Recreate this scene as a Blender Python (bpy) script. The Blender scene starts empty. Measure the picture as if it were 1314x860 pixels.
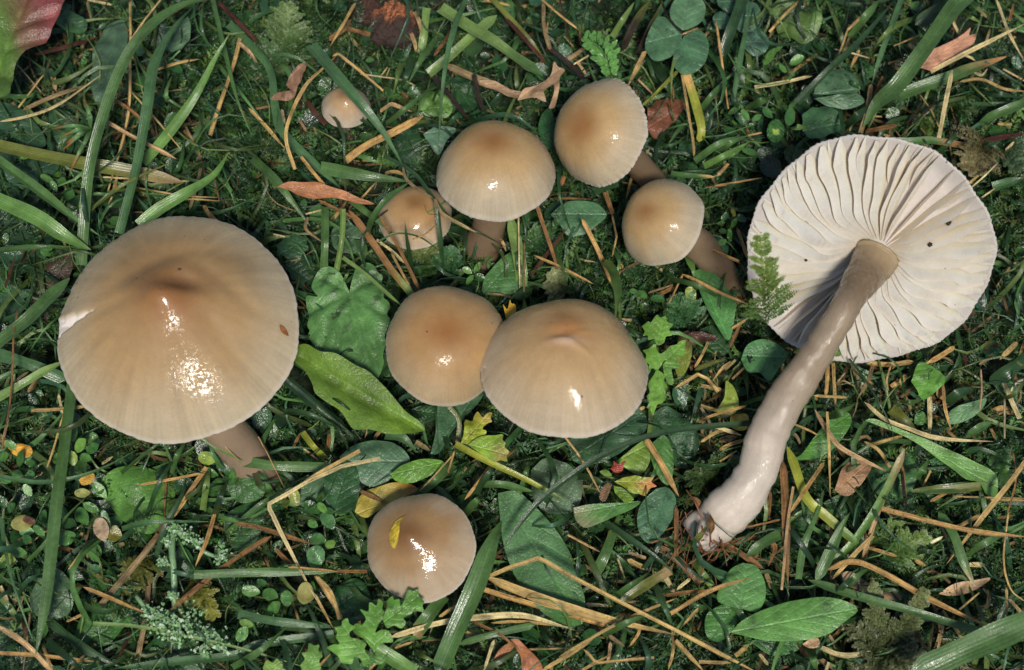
# Mushrooms among grass, moss and fallen stalks, seen steeply from above. Metres throughout.
import bpy, math, random
import numpy as np
from mathutils import Vector, geometry, Matrix

random.seed(7)
rng = np.random.default_rng(7)
scene = bpy.context.scene

# ---------------------------------------------------------------- camera
TH = math.radians(20.0)          # tilt away from straight down
DIST, LENS, SENSOR = 0.36, 60.0, 36.0
RIGHT = np.array([1.0, 0.0, 0.0])
UP = np.array([0.0, math.cos(TH), math.sin(TH)])
BACK = np.array([0.0, -math.sin(TH), math.cos(TH)])
EYE = BACK * DIST
cd = bpy.data.cameras.new('camera'); cam = bpy.data.objects.new('camera', cd)
scene.collection.objects.link(cam)
cd.lens = LENS; cd.sensor_width = SENSOR; cd.clip_start = 0.01; cd.clip_end = 500.0
cam.matrix_world = Matrix(((RIGHT[0], UP[0], BACK[0], EYE[0]), (RIGHT[1], UP[1], BACK[1], EYE[1]),
                           (RIGHT[2], UP[2], BACK[2], EYE[2]), (0, 0, 0, 1)))
cd.dof.use_dof = True; cd.dof.focus_distance = DIST - 0.02; cd.dof.aperture_fstop = 22.0
scene.camera = cam

# ---------------------------------------------------------------- light
SUN_TO = 0.08 * RIGHT - 0.15 * UP + 0.985 * BACK
SUN_TO /= np.linalg.norm(SUN_TO)
world = bpy.data.worlds.new('World'); scene.world = world; world.use_nodes = True
wn = world.node_tree; bg = wn.nodes['Background']
sky = wn.nodes.new('ShaderNodeTexSky'); sky.sky_type = 'NISHITA'; sky.sun_disc = False
sky.sun_elevation = math.asin(SUN_TO[2]); sky.sun_rotation = math.atan2(SUN_TO[0], SUN_TO[1])
wn.links.new(sky.outputs[0], bg.inputs[0]); bg.inputs[1].default_value = 0.08
sd = bpy.data.lights.new('sun', 'SUN'); sun = bpy.data.objects.new('sun', sd)
sd.energy = 3.3; sd.angle = math.radians(9.0); sd.color = (1.0, 0.955, 0.86)
sun.rotation_euler = Vector(SUN_TO).to_track_quat('Z', 'Y').to_euler(); sun.location = (0, 0, 3)
scene.collection.objects.link(sun)
scene.view_settings.view_transform = 'Standard'; scene.view_settings.look = 'None'
scene.view_settings.exposure = 0.0; scene.view_settings.gamma = 1.0
scene.view_settings.use_curve_mapping = False

# ---------------------------------------------------------------- helpers
def lin(c, k=1.0):
    c = np.asarray(c, float) / 255.0
    return np.where(c <= 0.04045, c / 12.92, ((c + 0.055) / 1.055) ** 2.4) * k

PXW = 1314.0
def P(x, y, z):
    """the place at height z that the photograph shows at pixel x, y"""
    d = RIGHT * ((x - 657.0) / PXW * SENSOR / LENS) + UP * ((430.0 - y) / PXW * SENSOR / LENS) - BACK
    return EYE + d * ((z - EYE[2]) / d[2])
def pxsize(p):
    return float(np.dot(EYE - p, BACK)) * SENSOR / LENS / PXW

TILE = dict(A=(0,0,2.966), B=(0,270,2.966), C=(0,540,2.686), D=(340,0,4.0), E=(620,0,3.865), F=(920,0,3.307),
            G=(340,200,3.909), H=(620,200,3.865), I=(360,400,3.582), J=(620,400,3.582), K=(400,600,3.308),
            L=(720,600,3.309), M=(1000,440,3.908), N=(1000,640,3.908), O=(940,160,2.689), P=(860,380,2.529),
            Q=(0,130,4.3), R=(0,400,4.3), S=(1180,60,4.776), T=(1000,560,2.866), U=(380,330,3.439), Z=(0,0,1.0))
def px(tile, pts):
    """survey sheets: points read on an enlarged sheet, as photograph pixels"""
    ox, oy, s = TILE[tile]
    a = np.array(pts, float).reshape(-1, 2)
    return a / s + np.array([ox, oy])

def crom(c, n):
    c = np.asarray(c, float)
    if len(c) == 2:
        t = np.linspace(0, 1, n)[:, None]; return c[0] * (1 - t) + c[1] * t
    q = np.vstack([2 * c[0] - c[1], c, 2 * c[-1] - c[-2]])
    seg = np.linalg.norm(np.diff(c, axis=0), axis=1); L = np.concatenate([[0], np.cumsum(seg)])
    out = []
    for s in np.linspace(0, L[-1], n):
        i = min(np.searchsorted(L, s, 'right') - 1, len(c) - 2); t = (s - L[i]) / max(seg[i], 1e-12)
        p0, p1, p2, p3 = q[i], q[i + 1], q[i + 2], q[i + 3]
        out.append(0.5 * (2 * p1 + (p2 - p0) * t + (2 * p0 - 5 * p1 + 4 * p2 - p3) * t * t + (3 * p1 - p0 - 3 * p2 + p3) * t ** 3))
    return np.array(out)
def nrm(v):
    return v / np.maximum(np.linalg.norm(v, axis=-1, keepdims=True), 1e-12)
def smooth(a, b, x):
    t = np.clip((x - a) / (b - a), 0, 1); return t * t * (3 - 2 * t)
def wob(x, y, seed, f=1.0):
    """cheap smooth noise, about -1..1"""
    r = np.random.default_rng(seed); o = 0
    for k in range(5):
        a = r.uniform(0, 6.28); q = f * r.uniform(0.6, 2.2)
        o = o + np.sin(q * (np.cos(a) * x + np.sin(a) * y) + r.uniform(0, 6.28))
    return o / 3.2

def make_mesh(name, V, F, UV=None, COL=None, mat=None, smooth_on=True):
    V = np.asarray(V, float)
    me = bpy.data.meshes.new(name)
    F = np.asarray(F, dtype=np.int32) if not isinstance(F, list) else F
    if isinstance(F, list):
        me.from_pydata(V.tolist(), [], F)
    else:
        n, k = F.shape
        me.vertices.add(len(V)); me.vertices.foreach_set('co', V.astype(np.float32).ravel())
        me.loops.add(n * k); me.loops.foreach_set('vertex_index', F.ravel())
        me.polygons.add(n); me.polygons.foreach_set('loop_start', np.arange(0, n * k, k, dtype=np.int32))
        me.update(calc_edges=True); me.validate()
    if UV is not None:
        l = me.uv_layers.new(name='UVMap'); idx = np.empty(len(me.loops), np.int32); me.loops.foreach_get('vertex_index', idx)
        l.data.foreach_set('uv', np.asarray(UV, np.float32)[idx].ravel())
    if COL is not None:
        a = me.color_attributes.new('Col', 'FLOAT_COLOR', 'POINT')
        a.data.foreach_set('color', np.c_[np.asarray(COL, float), np.ones(len(V))].astype(np.float32).ravel())
    if smooth_on:
        me.polygons.foreach_set('use_smooth', np.ones(len(me.polygons), bool))
    if mat: me.materials.append(mat)
    return me

def place(name, V, F, UV, COL, mat, parent=None, smooth_on=True):
    V = np.asarray(V, float)
    lo = V.mean(0); lo[2] = V[:, 2].min()
    me = make_mesh(name, V - lo, F, UV, COL, mat, smooth_on)
    o = bpy.data.objects.new(name, me); scene.collection.objects.link(o)
    if parent is not None:
        base = np.zeros(3); q = parent
        while q is not None:
            base = base + np.array(q.location); q = q.parent
        o.parent = parent; o.location = lo - base
    else:
        o.location = lo
    return o
def thing(name, loc, label, cat, group=None):
    o = bpy.data.objects.new(name, None); scene.collection.objects.link(o)
    o.location = loc; o.empty_display_size = 0.01
    tag(o, label, cat, group); return o
def tag(o, label=None, cat=None, group=None, kind=None):
    if label: o['label'] = label
    if cat: o['category'] = cat
    if group: o['group'] = group
    if kind: o['kind'] = kind
    return o

def gridfaces(nu, nv, wrap=False):
    i = np.arange(nu - 1)[:, None]; j = np.arange(nv if wrap else nv - 1)[None]
    a = i * nv + j; b = i * nv + (j + 1) % nv
    return np.stack([a + 0 * j, b, b + nv, a + nv], -1).reshape(-1, 4)

def ribbon(c3, hw, taper=(0, 1), fold=0.25, twist=0.0, twist0=0.0, n=18, m=5, seed=0):
    """grass blade along points c3; returns V, F, UV"""
    p = crom(c3, n); t = nrm(np.gradient(p, axis=0))
    n0 = np.array([0, -0.2, 1.0]); side = nrm(np.cross(t, n0)); nor = np.cross(side, t)
    s = np.linspace(0, 1, n)
    w = np.ones(n)
    if taper[0]: w *= np.clip(s / (0.45 * taper[0]), 0, 1) ** 0.7
    if taper[1]: w *= np.clip((1 - s) / (0.55 * taper[1]), 0, 1) ** 0.75
    w = np.maximum(w, 0.04) * hw * (1 + 0.06 * np.sin(9 * s + seed))
    a = twist0 + twist * (s - 0.5) + 0.12 * np.sin(5 * s + seed * 1.7)
    ca, sa = np.cos(a)[:, None], np.sin(a)[:, None]
    sd_ = side * ca + nor * sa; nr = nor * ca - side * sa
    x = np.linspace(-1, 1, m)
    V = p[:, None] + sd_[:, None] * (x[None, :, None] * w[:, None, None]) + nr[:, None] * ((np.abs(x) - 0.5)[None, :, None] * fold * w[:, None, None])
    V = V + nr[:, None] * (0.10 * hw * np.sin(11 * s + seed)[:, None, None] * x[None, :, None])
    UV = np.stack(np.broadcast_arrays(s[:, None], (x * 0.5 + 0.5)[None]), -1).reshape(-1, 2)
    return V.reshape(-1, 3), gridfaces(n, m), UV

def tube(c3, r, flat=1.0, n=16, m=7, caps=True, seed=0, rough=0.0):
    p = crom(c3, n); t = nrm(np.gradient(p, axis=0))
    n0 = np.array([0, -0.2, 1.0]); side = nrm(np.cross(t, n0)); nor = np.cross(side, t)
    r = np.interp(np.linspace(0, 1, n), np.linspace(0, 1, len(np.atleast_1d(r))), np.atleast_1d(r))
    f = np.linspace(0, 2 * math.pi, m, endpoint=False)
    rr = r[:, None] * np.ones(m)
    if rough:
        g = np.random.default_rng(seed); rr = rr * (1 + rough * g.uniform(-1, 1, rr.shape))
    V = p[:, None] + side[:, None] * (np.cos(f)[None] * rr)[..., None] + nor[:, None] * (np.sin(f)[None] * rr * flat)[..., None]
    UV = np.stack(np.broadcast_arrays(np.linspace(0, 1, n)[:, None], (f / (2 * math.pi))[None]), -1).reshape(-1, 2)
    F = gridfaces(n, m, True)
    V = V.reshape(-1, 3)
    if caps:
        V = np.vstack([V, p[0], p[-1]]); UV = np.vstack([UV, [0, .5], [1, .5]])
        j = np.arange(m); e0 = len(V) - 2
        F = np.vstack([F, np.c_[np.full(m, e0), (j + 1) % m, j, np.full(m, e0)], np.c_[np.full(m, e0 + 1), (n - 1) * m + j, (n - 1) * m + (j + 1) % m, np.full(m, e0 + 1)]])
        F = [tuple(dict.fromkeys(q)) for q in F.tolist()]
    return V, F, UV

# ---------------------------------------------------------------- materials
def mat_base(name):
    m = bpy.data.materials.new(name); m.use_nodes = True
    nt = m.node_tree; return m, nt, nt.nodes['Principled BSDF'], nt.nodes.new, nt.links.new
def noise(nt, scale, detail=4, vec=None, rough=0.6):
    n = nt.nodes.new('ShaderNodeTexNoise'); n.inputs['Scale'].default_value = scale
    n.inputs['Detail'].default_value = detail; n.inputs['Roughness'].default_value = rough
    if vec is not None: nt.links.new(vec, n.inputs['Vector'])
    return n
def mth(nt, op, a, b=None):
    n = nt.nodes.new('ShaderNodeMath'); n.operation = op
    for i, v in enumerate((a, b)):
        if v is None: continue
        if isinstance(v, (int, float)): n.inputs[i].default_value = v
        else: nt.links.new(v, n.inputs[i])
    return n.outputs[0]
def maprange(nt, v, a, b, c, d):
    n = nt.nodes.new('ShaderNodeMapRange'); nt.links.new(v, n.inputs[0])
    for i, q in enumerate((a, b, c, d)): n.inputs[i + 1].default_value = q
    return n.outputs[0]
def tint(nt, col, fac):
    n = nt.nodes.new('ShaderNodeVectorMath'); n.operation = 'SCALE'
    nt.links.new(col, n.inputs[0]); nt.links.new(fac, n.inputs['Scale']); return n.outputs[0]
def bump(nt, h, strength, dist, prev=None):
    n = nt.nodes.new('ShaderNodeBump'); n.inputs['Strength'].default_value = strength; n.inputs['Distance'].default_value = dist
    nt.links.new(h, n.inputs['Height'])
    if prev is not None: nt.links.new(prev, n.inputs['Normal'])
    return n.outputs[0]

def foliage(name, kind, rough=0.38, trans=0.25, coat=0.0, nscale=260.0):
    m, nt, b, N, Lk = mat_base(name)
    at = N('ShaderNodeAttribute'); at.attribute_name = 'Col'
    tc = N('ShaderNodeTexCoord'); geo = N('ShaderNodeNewGeometry')
    uv = N('ShaderNodeSeparateXYZ'); Lk(tc.outputs['UV'], uv.inputs[0]); u, v = uv.outputs[0], uv.outputs[1]
    n1 = noise(nt, nscale, 5, geo.outputs['Position']); n2 = noise(nt, nscale * 7, 3, geo.outputs['Position'])
    f = maprange(nt, n1.outputs[0], 0.3, 0.7, 0.72, 1.28)
    f = mth(nt, 'MULTIPLY', f, maprange(nt, n2.outputs[0], 0.3, 0.7, 0.86, 1.14))
    if kind == 'grass':
        w = mth(nt, 'SINE', mth(nt, 'MULTIPLY', v, 44.0)); mid = mth(nt, 'ABSOLUTE', mth(nt, 'SUBTRACT', v, 0.5))
        f = mth(nt, 'MULTIPLY', f, maprange(nt, w, -1, 1, 0.93, 1.06))
        f = mth(nt, 'MULTIPLY', f, maprange(nt, mid, 0.0, 0.06, 1.22, 1.0))
        bn = bump(nt, w, 0.22, 0.00006); bn = bump(nt, n2.outputs[0], 0.3, 0.0002, bn)
    elif kind == 'leaf':
        av = mth(nt, 'ABSOLUTE', mth(nt, 'SUBTRACT', v, 0.5))
        ph = mth(nt, 'ADD', mth(nt, 'SUBTRACT', mth(nt, 'MULTIPLY', u, 34.0), mth(nt, 'MULTIPLY', av, 26.0)), mth(nt, 'MULTIPLY', n1.outputs[0], 2.0))
        w = mth(nt, 'POWER', mth(nt, 'ABSOLUTE', mth(nt, 'SINE', mth(nt, 'MULTIPLY', ph, 0.5))), 0.35)
        midr = maprange(nt, av, 0.0, 0.035, 1.0, 0.0)
        f = mth(nt, 'MULTIPLY', f, maprange(nt, w, 0.3, 1, 1.12, 0.98))
        f = mth(nt, 'MULTIPLY', f, maprange(nt, midr, 0, 1, 1.0, 1.16))
        h = mth(nt, 'ADD', mth(nt, 'MULTIPLY', w, 0.55), mth(nt, 'MULTIPLY', n2.outputs[0], 1.1))
        bn = bump(nt, h, 0.6, 0.0003); bn = bump(nt, midr, 0.4, -0.0003, bn)
    else:
        bn = bump(nt, n2.outputs[0], 0.5, 0.0004)
    c = tint(nt, at.outputs['Color'], f)
    Lk(c, b.inputs['Base Color']); Lk(bn, b.inputs['Normal'])
    Lk(maprange(nt, n1.outputs[0], 0.35, 0.65, rough - 0.1, rough + 0.12), b.inputs['Roughness'])
    b.inputs['Coat Weight'].default_value = coat; b.inputs['Coat Roughness'].default_value = 0.12
    if coat: Lk(bn, b.inputs['Coat Normal'])
    if trans:
        tr = N('ShaderNodeBsdfTranslucent'); Lk(c, tr.inputs[0]); mx = N('ShaderNodeMixShader'); mx.inputs[0].default_value = trans
        Lk(b.outputs[0], mx.inputs[1]); Lk(tr.outputs[0], mx.inputs[2]); Lk(mx.outputs[0], nt.nodes['Material Output'].inputs[0])
    return m
M_GRASS = foliage('grass_blade', 'grass', 0.38, 0.20, 0.3)
M_LEAF = foliage('broad_leaf', 'leaf', 0.42, 0.15, 0.22)
M_SMALL = foliage('small_leaf', 'plain', 0.30, 0.15, 0.6)
M_MOSS = foliage('moss', 'plain', 0.38, 0.25, 0.1)
M_LICHEN = foliage('lichen', 'plain', 0.8, 0.0, 0.0, 900)
M_DEAD = foliage('dead_leaf', 'leaf', 0.42, 0.08, 0.25, 420)

def straw_mat():
    m, nt, b, N, Lk = mat_base('dry_stalk')
    at = N('ShaderNodeAttribute'); at.attribute_name = 'Col'; tc = N('ShaderNodeTexCoord'); geo = N('ShaderNodeNewGeometry')
    mp = N('ShaderNodeMapping'); mp.inputs['Scale'].default_value = (4, 18, 1); Lk(tc.outputs['UV'], mp.inputs[0])
    oi = N('ShaderNodeObjectInfo'); ad = N('ShaderNodeVectorMath'); Lk(mp.outputs[0], ad.inputs[0])
    k = N('ShaderNodeCombineXYZ'); Lk(mth(nt, 'MULTIPLY', oi.outputs['Random'], 60.0), k.inputs[0]); Lk(k.outputs[0], ad.inputs[1])
    n1 = noise(nt, 1.6, 5, ad.outputs[0]); n2 = noise(nt, 330, 4, geo.outputs['Position'])
    n3 = noise(nt, 1500, 2, geo.outputs['Position'])
    f = mth(nt, 'MULTIPLY', maprange(nt, n1.outputs[0], 0.34, 0.66, 0.42, 1.45), maprange(nt, n2.outputs[0], 0.34, 0.62, 0.66, 1.15))
    f = mth(nt, 'MULTIPLY', f, maprange(nt, n3.outputs[0], 0.28, 0.42, 0.5, 1.0))
    Lk(tint(nt, at.outputs['Color'], f), b.inputs['Base Color'])
    b.inputs['Roughness'].default_value = 0.5
    Lk(bump(nt, n1.outputs[0], 0.9, 0.0004), b.inputs['Normal'])
    return m
M_STRAW = straw_mat()

def flesh(name, rough, bs, bd, coat, sss=0.15, wet=1100, spec=0.5, crough=0.06, film=0.47):
    m, nt, b, N, Lk = mat_base(name)
    at = N('ShaderNodeAttribute'); at.attribute_name = 'Col'; geo = N('ShaderNodeNewGeometry'); tc = N('ShaderNodeTexCoord')
    n1 = noise(nt, 420, 5, geo.outputs['Position']); n2 = noise(nt, 3000, 3, geo.outputs['Position']); n3 = noise(nt, wet, 4, geo.outputs['Position'])
    f = mth(nt, 'MULTIPLY', maprange(nt, n1.outputs[0], 0.3, 0.7, 0.93, 1.06), maprange(nt, n2.outputs[0], 0.3, 0.7, 0.95, 1.05))
    f = mth(nt, 'MULTIPLY', f, maprange(nt, noise(nt, 650, 1, geo.outputs['Position']).outputs[0], 0.19, 0.22, 0.3, 1.0))
    c = tint(nt, at.outputs['Color'], f); Lk(c, b.inputs['Base Color'])
    b.inputs['Roughness'].default_value = rough; b.inputs['Specular IOR Level'].default_value = spec
    b.inputs['Subsurface Weight'].default_value = sss
    b.inputs['Subsurface Radius'].default_value = (1.0, 0.6, 0.35); b.inputs['Subsurface Scale'].default_value = 0.0016
    b.inputs['Coat Roughness'].default_value = crough; b.inputs['Coat IOR'].default_value = 1.4
    bn = bump(nt, n3.outputs[0], bs, bd)
    Lk(bump(nt, n1.outputs[0], 0.25, 0.00015), b.inputs['Normal'])
    b.inputs['Coat Weight'].default_value = 0.0
    if coat:                                             # a broken film of slime: wet patches and dry pits
        n4 = noise(nt, wet * 1.6, 3, geo.outputs['Position'], 0.65); n5 = noise(nt, wet * 0.35, 2, geo.outputs['Position'])
        s_ = mth(nt, 'ADD', mth(nt, 'MULTIPLY', n4.outputs[0], 0.7), mth(nt, 'MULTIPLY', n5.outputs[0], 0.3))
        Lk(mth(nt, 'MULTIPLY', maprange(nt, s_, film, film + 0.03, 0.0, 1.0), coat), b.inputs['Coat Weight']); Lk(bn, b.inputs['Coat Normal'])
    return m
M_CAP = flesh('mushroom_cap', 0.5, 0.5, 0.00012, 1.0, 0.2, 900, 0.2, 0.07, 0.47)
M_WETCAP = flesh('wet_mushroom_cap', 0.5, 0.6, 0.00012, 1.0, 0.2, 1000, 0.2, 0.15, 0.49)
M_STEM = flesh('mushroom_stem', 0.5, 1.0, 0.0006, 1.0, 0.1, 520, 0.3, 0.08, 0.47)
M_GILL = flesh('mushroom_gill', 0.6, 0.3, 0.0002, 0.0, 0.45)

def soil_mat():
    m, nt, b, N, Lk = mat_base('soil')
    geo = N('ShaderNodeNewGeometry'); n1 = noise(nt, 90, 6, geo.outputs['Position']); n2 = noise(nt, 700, 5, geo.outputs['Position'])
    r = N('ShaderNodeValToRGB'); Lk(n1.outputs[0], r.inputs[0])
    e = r.color_ramp.elements; e[0].position = 0.35; e[0].color = (0.010, 0.020, 0.008, 1); e[1].position = 0.7; e[1].color = (0.032, 0.030, 0.016, 1)
    x = e.new(0.52); x.color = (0.014, 0.034, 0.010, 1)
    Lk(tint(nt, r.outputs[0], maprange(nt, n2.outputs[0], 0.3, 0.7, 0.6, 1.4)), b.inputs['Base Color'])
    b.inputs['Roughness'].default_value = 0.75; Lk(bump(nt, n2.outputs[0], 0.8, 0.0012), b.inputs['Normal'])
    return m
M_SOIL = soil_mat()

# ---------------------------------------------------------------- the ground, one sheet to the horizon
def ground():
    ax = np.concatenate([-np.geomspace(0.24, 60, 16)[::-1], np.linspace(-0.22, 0.22, 110), np.geomspace(0.24, 60, 16)])
    X, Y = np.meshgrid(ax, ax, indexing='ij')
    near = np.exp(-((X / 0.3) ** 2 + (Y / 0.3) ** 2))
    Z = near * (0.0016 * wob(X * 60, Y * 60, 3) + 0.0009 * wob(X * 220, Y * 220, 4)) - 0.001
    V = np.stack([X, Y, Z], -1).reshape(-1, 3)
    F = gridfaces(len(ax), len(ax))[:, ::-1]
    o = place('ground', V, F, None, None, M_SOIL); o['kind'] = 'structure'
ground()

# ---------------------------------------------------------------- mushrooms
C_MID, C_EDGE, C_TOP = lin((180, 146, 102)), lin((186, 168, 144)), lin((148, 104, 60))
def frame(A):
    w = RIGHT * A[0] + UP * A[1] + BACK * A[2]; w /= np.linalg.norm(w)
    x = RIGHT - w * np.dot(RIGHT, w); x /= np.linalg.norm(x)
    return x, np.cross(w, x), w

def standing(label, c, R_, z, A, H, pr=(1.9, 0.8), umbo=(0.0, 0.2), stem=(), sw=(20, 22), apex=(0.0, 0.0), cols=None, seed=1,
             feat=None, rimw=0.03, stri=0.0035, stemcol=None, cren=0.0022, lobes=0.02, mat=None):
    """c rim centre in the photograph, R_ rim radius and H height in photograph pixels / radii, A the way the cap looks"""
    Pc = P(c[0], c[1], z); R = R_ * pxsize(Pc)
    x, y, w = frame(A)
    ctop, cmid, cedge = cols or (C_TOP, C_MID, C_EDGE)
    NS, NR = 288, 54
    ph = np.linspace(0, 2 * math.pi, NS, endpoint=False)[None]
    r = np.concatenate([[0.004], np.sin(np.linspace(0.02, 1, NR - 1) * math.pi / 2)])[:, None]
    g = np.random.default_rng(seed)
    def shape(r, ph):
        sx, sy = r * np.cos(ph), r * np.sin(ph)
        hz = np.clip(1 - r ** pr[0], 0, 1) ** pr[1] * H + umbo[0] * np.exp(-(r / umbo[1]) ** 2)
        k1, k2, k3 = g0
        rad = 1 + r ** 2 * lobes * (np.sin(2 * ph + k1) + 0.7 * np.sin(3 * ph + k2) + 0.5 * np.sin(5 * ph + k3) + 0.35 * np.sin(9 * ph + k1 + k2))
        q = 150 * ph + 3.2 * np.sin(7 * ph + k1) + 2.5 * np.sin(13 * ph + k2)
        rad = rad * (1 + cren * smooth(0.9, 1.0, r) * (np.sin(q * 0.5 + k3) + 0.8 * np.sin(q * 0.31 + k2) + 0.9 * np.sin(23 * ph + 2 * np.sin(5 * ph + k1))))
        hz = hz + rimw * r ** 3 * (np.sin(3 * ph + k2) + 0.6 * np.sin(5 * ph + k1)) - stri * smooth(0.66, 1, r) * np.abs(np.sin(q * 0.5)) ** 0.5
        hz = hz + 0.010 * wob(sx * 2.4, sy * 2.4, seed, 1.3) * (1 - r ** 4)
        fade = (1 - r ** 1.5)
        X = rad * sx + apex[0] * fade; Y = rad * sy + apex[1] * fade
        return X, Y, hz, q
    g0 = g.uniform(0, 6.28, 3)
    X, Y, hz, q = shape(r, ph)
    r_, p_ = np.broadcast_arrays(r, ph)
    n1 = wob(X * 3, Y * 3, seed + 9, 1.4)
    rc = r_ + 0.07 * n1 + 0.03 * np.sin(9 * p_ + seed) * r_
    t1, t2 = smooth(0.02, 0.52, rc)[..., None], smooth(0.5, 1.02, rc)[..., None]
    col = ctop * (1 - t1) + cmid * t1; col = col * (1 - t2) + cedge * t2
    col = col * (1 - 0.10 * (smooth(0.62, 0.95, r_) * (0.5 + 0.5 * np.cos(q)))[..., None])
    rim = smooth(0.965, 0.995, r_)[..., None]; col = col * (1 - rim * 0.35) + lin((216, 204, 196)) * rim * 0.35
    col = col * (1 + 0.045 * wob(p_ * 34, r_ * 2.5, seed + 60)[..., None] * smooth(0.2, 0.7, r_)[..., None]) * (1 + 0.05 * wob(X * 6, Y * 6, seed + 61)[..., None]) * np.array([0.97, 1.0, 0.97])
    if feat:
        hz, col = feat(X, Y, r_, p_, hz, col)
    rows = [np.stack([X, Y, hz], -1)]
    crow = [col]
    # the thin rim rolls under and the underside climbs back to the stem, ridged by the gills
    Xe, Ye, he = X[-1:], Y[-1:], hz[-1:]
    rows.append(np.stack([Xe * 0.992, Ye * 0.992, he - 0.018], -1)); crow.append(np.broadcast_to(lin((205, 195, 188)), (1, NS, 3)))
    top = np.stack(rows[0:1] + rows[1:], 0) if False else np.concatenate(rows, 0)
    def W(a):
        return Pc + R * (a[..., 0:1] * x + a[..., 1:2] * y + a[..., 2:3] * w)
    base = W(top).reshape(-1, 3)
    root = thing('mushroom', P(*stem[-1]), label, 'mushroom', 'mushrooms growing in the grass')
    UV = np.stack(np.broadcast_arrays(p_ / 6.2832, r_), -1); UV = np.concatenate([UV, UV[-1:]], 0).reshape(-1, 2)
    place('cap', base, gridfaces(len(top), NS, True), UV, np.concatenate(crow, 0).reshape(-1, 3), mat or M_CAP, root)
    rr = np.linspace(0.985, 0.16, 12)[:, None]
    ridge = 0.035 * (np.arange(NS) % 4 < 2)[None] * smooth(0.99, 0.8, rr)
    uz = np.clip(1 - rr ** 2.2, 0, 1) * H * 0.55 - 0.02 - ridge + rimw * rr ** 3 * (np.sin(3 * ph + g0[1]) + 0.6 * np.sin(5 * ph + g0[0]))
    under = np.stack([Xe * rr + apex[0] * (1 - rr), Ye * rr + apex[1] * (1 - rr), uz * np.ones_like(ph)], -1)
    place('gills', W(under).reshape(-1, 3), gridfaces(12, NS, True)[:, ::-1], None, np.broadcast_to(lin((205, 192, 180)), (12 * NS, 3)), M_GILL, root)
    # stem
    top_pt = Pc + R * (apex[0] * x + apex[1] * y + H * 0.45 * w)
    c3 = [top_pt] + [P(*s) for s in stem]
    rad = np.array(sw, float) * pxsize(Pc)
    V, F, UV = tube(c3, rad, 0.95, 44, 22, True, seed, 0.0)
    body = V[:-2].reshape(44, 22, 3); s = np.linspace(0, 1, 44)
    k = 1 + 0.05 * wob(np.repeat(s[:, None] * 16, 22, 1), np.repeat(np.arange(22)[None] * 0.7, 44, 0), seed + 3)
    cen = body.mean(1, keepdims=True); V[:-2] = (cen + (body - cen) * k[..., None]).reshape(-1, 3)
    sc0, sc1 = stemcol or (lin((140, 116, 92)), lin((150, 128, 106)))
    cs = sc0 * (1 - UV[:, :1]) + sc1 * UV[:, :1]
    place('stem', V, F, UV, cs, M_STEM, root)
    return root

def feat_big(X, Y, r, p, hz, col):
    # hollow behind the knob and soft folds on the far side
    hz = hz - 0.075 * np.exp(-((X - 0.05) ** 2 / 0.05 + (Y - 0.29) ** 2 / 0.008))
    for (a, b, l, d, ang) in ((-0.34, 0.36, 0.30, 0.026, 0.5), (0.40, 0.30, 0.35, 0.020, -0.7), (-0.48, 0.12, 0.25, 0.018, 0.25), (0.1, 0.58, 0.4, 0.016, 0.05), (0.40, -0.15, 0.3, 0.012, -0.9), (-0.15, 0.48, 0.2, 0.018, 0.3), (0.22, 0.42, 0.2, 0.016, -0.4)):
        u = (X - a) * math.cos(ang) + (Y - b) * math.sin(ang); v = -(X - a) * math.sin(ang) + (Y - b) * math.cos(ang)
        hz = hz - d * np.exp(-(u / l) ** 2 - (v / 0.07) ** 2)
    # the torn slit in the rim
    p0 = math.pi + 0.02
    d = np.abs(((p - p0 + math.pi) % (2 * math.pi)) - math.pi)
    wd = 0.075 * np.clip((r - 0.62) / 0.38, 0, 1) ** 0.8
    m = (d < wd) & (r > 0.62)
    sg = ((p - p0 + math.pi) % (2 * math.pi)) - math.pi; lip = np.exp(-(d / 0.16) ** 2) * smooth(0.66, 1.0, r)
    hz = hz + lip * np.where(sg < 0, 0.035, -0.015)
    hz = np.where(m, hz - 0.07, hz)
    col = np.where(m[..., None], lin((226, 214, 206)), col)
    knob_shade = np.exp(-((X - 0.06) ** 2 / 0.022 + (Y - 0.235 + 0.9 * (X - 0.04) ** 2) ** 2 / 0.0022))[..., None] + 0.5 * np.exp(-((X + 0.02) ** 2 / 0.14 + (Y - 0.33) ** 2 / 0.022))[..., None]  # shade on the far side of the knob, painted into the cap colour
    col = col * (1 - 0.52 * np.clip(knob_shade, 0, 1.3))
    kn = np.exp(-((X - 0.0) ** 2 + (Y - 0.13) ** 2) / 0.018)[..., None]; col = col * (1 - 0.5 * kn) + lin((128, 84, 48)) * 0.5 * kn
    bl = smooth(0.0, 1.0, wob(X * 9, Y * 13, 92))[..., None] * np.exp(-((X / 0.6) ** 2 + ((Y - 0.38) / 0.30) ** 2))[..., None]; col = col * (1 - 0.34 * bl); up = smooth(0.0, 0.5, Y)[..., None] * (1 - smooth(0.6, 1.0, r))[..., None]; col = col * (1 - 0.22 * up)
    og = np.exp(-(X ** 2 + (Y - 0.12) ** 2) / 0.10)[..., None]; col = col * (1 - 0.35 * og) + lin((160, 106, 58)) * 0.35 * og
    st = wob(p * 40, r * 3, 91)[..., None] * smooth(0.25, 0.7, r)[..., None]; col = col * (1 + 0.06 * st)
    return hz, col
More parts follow.
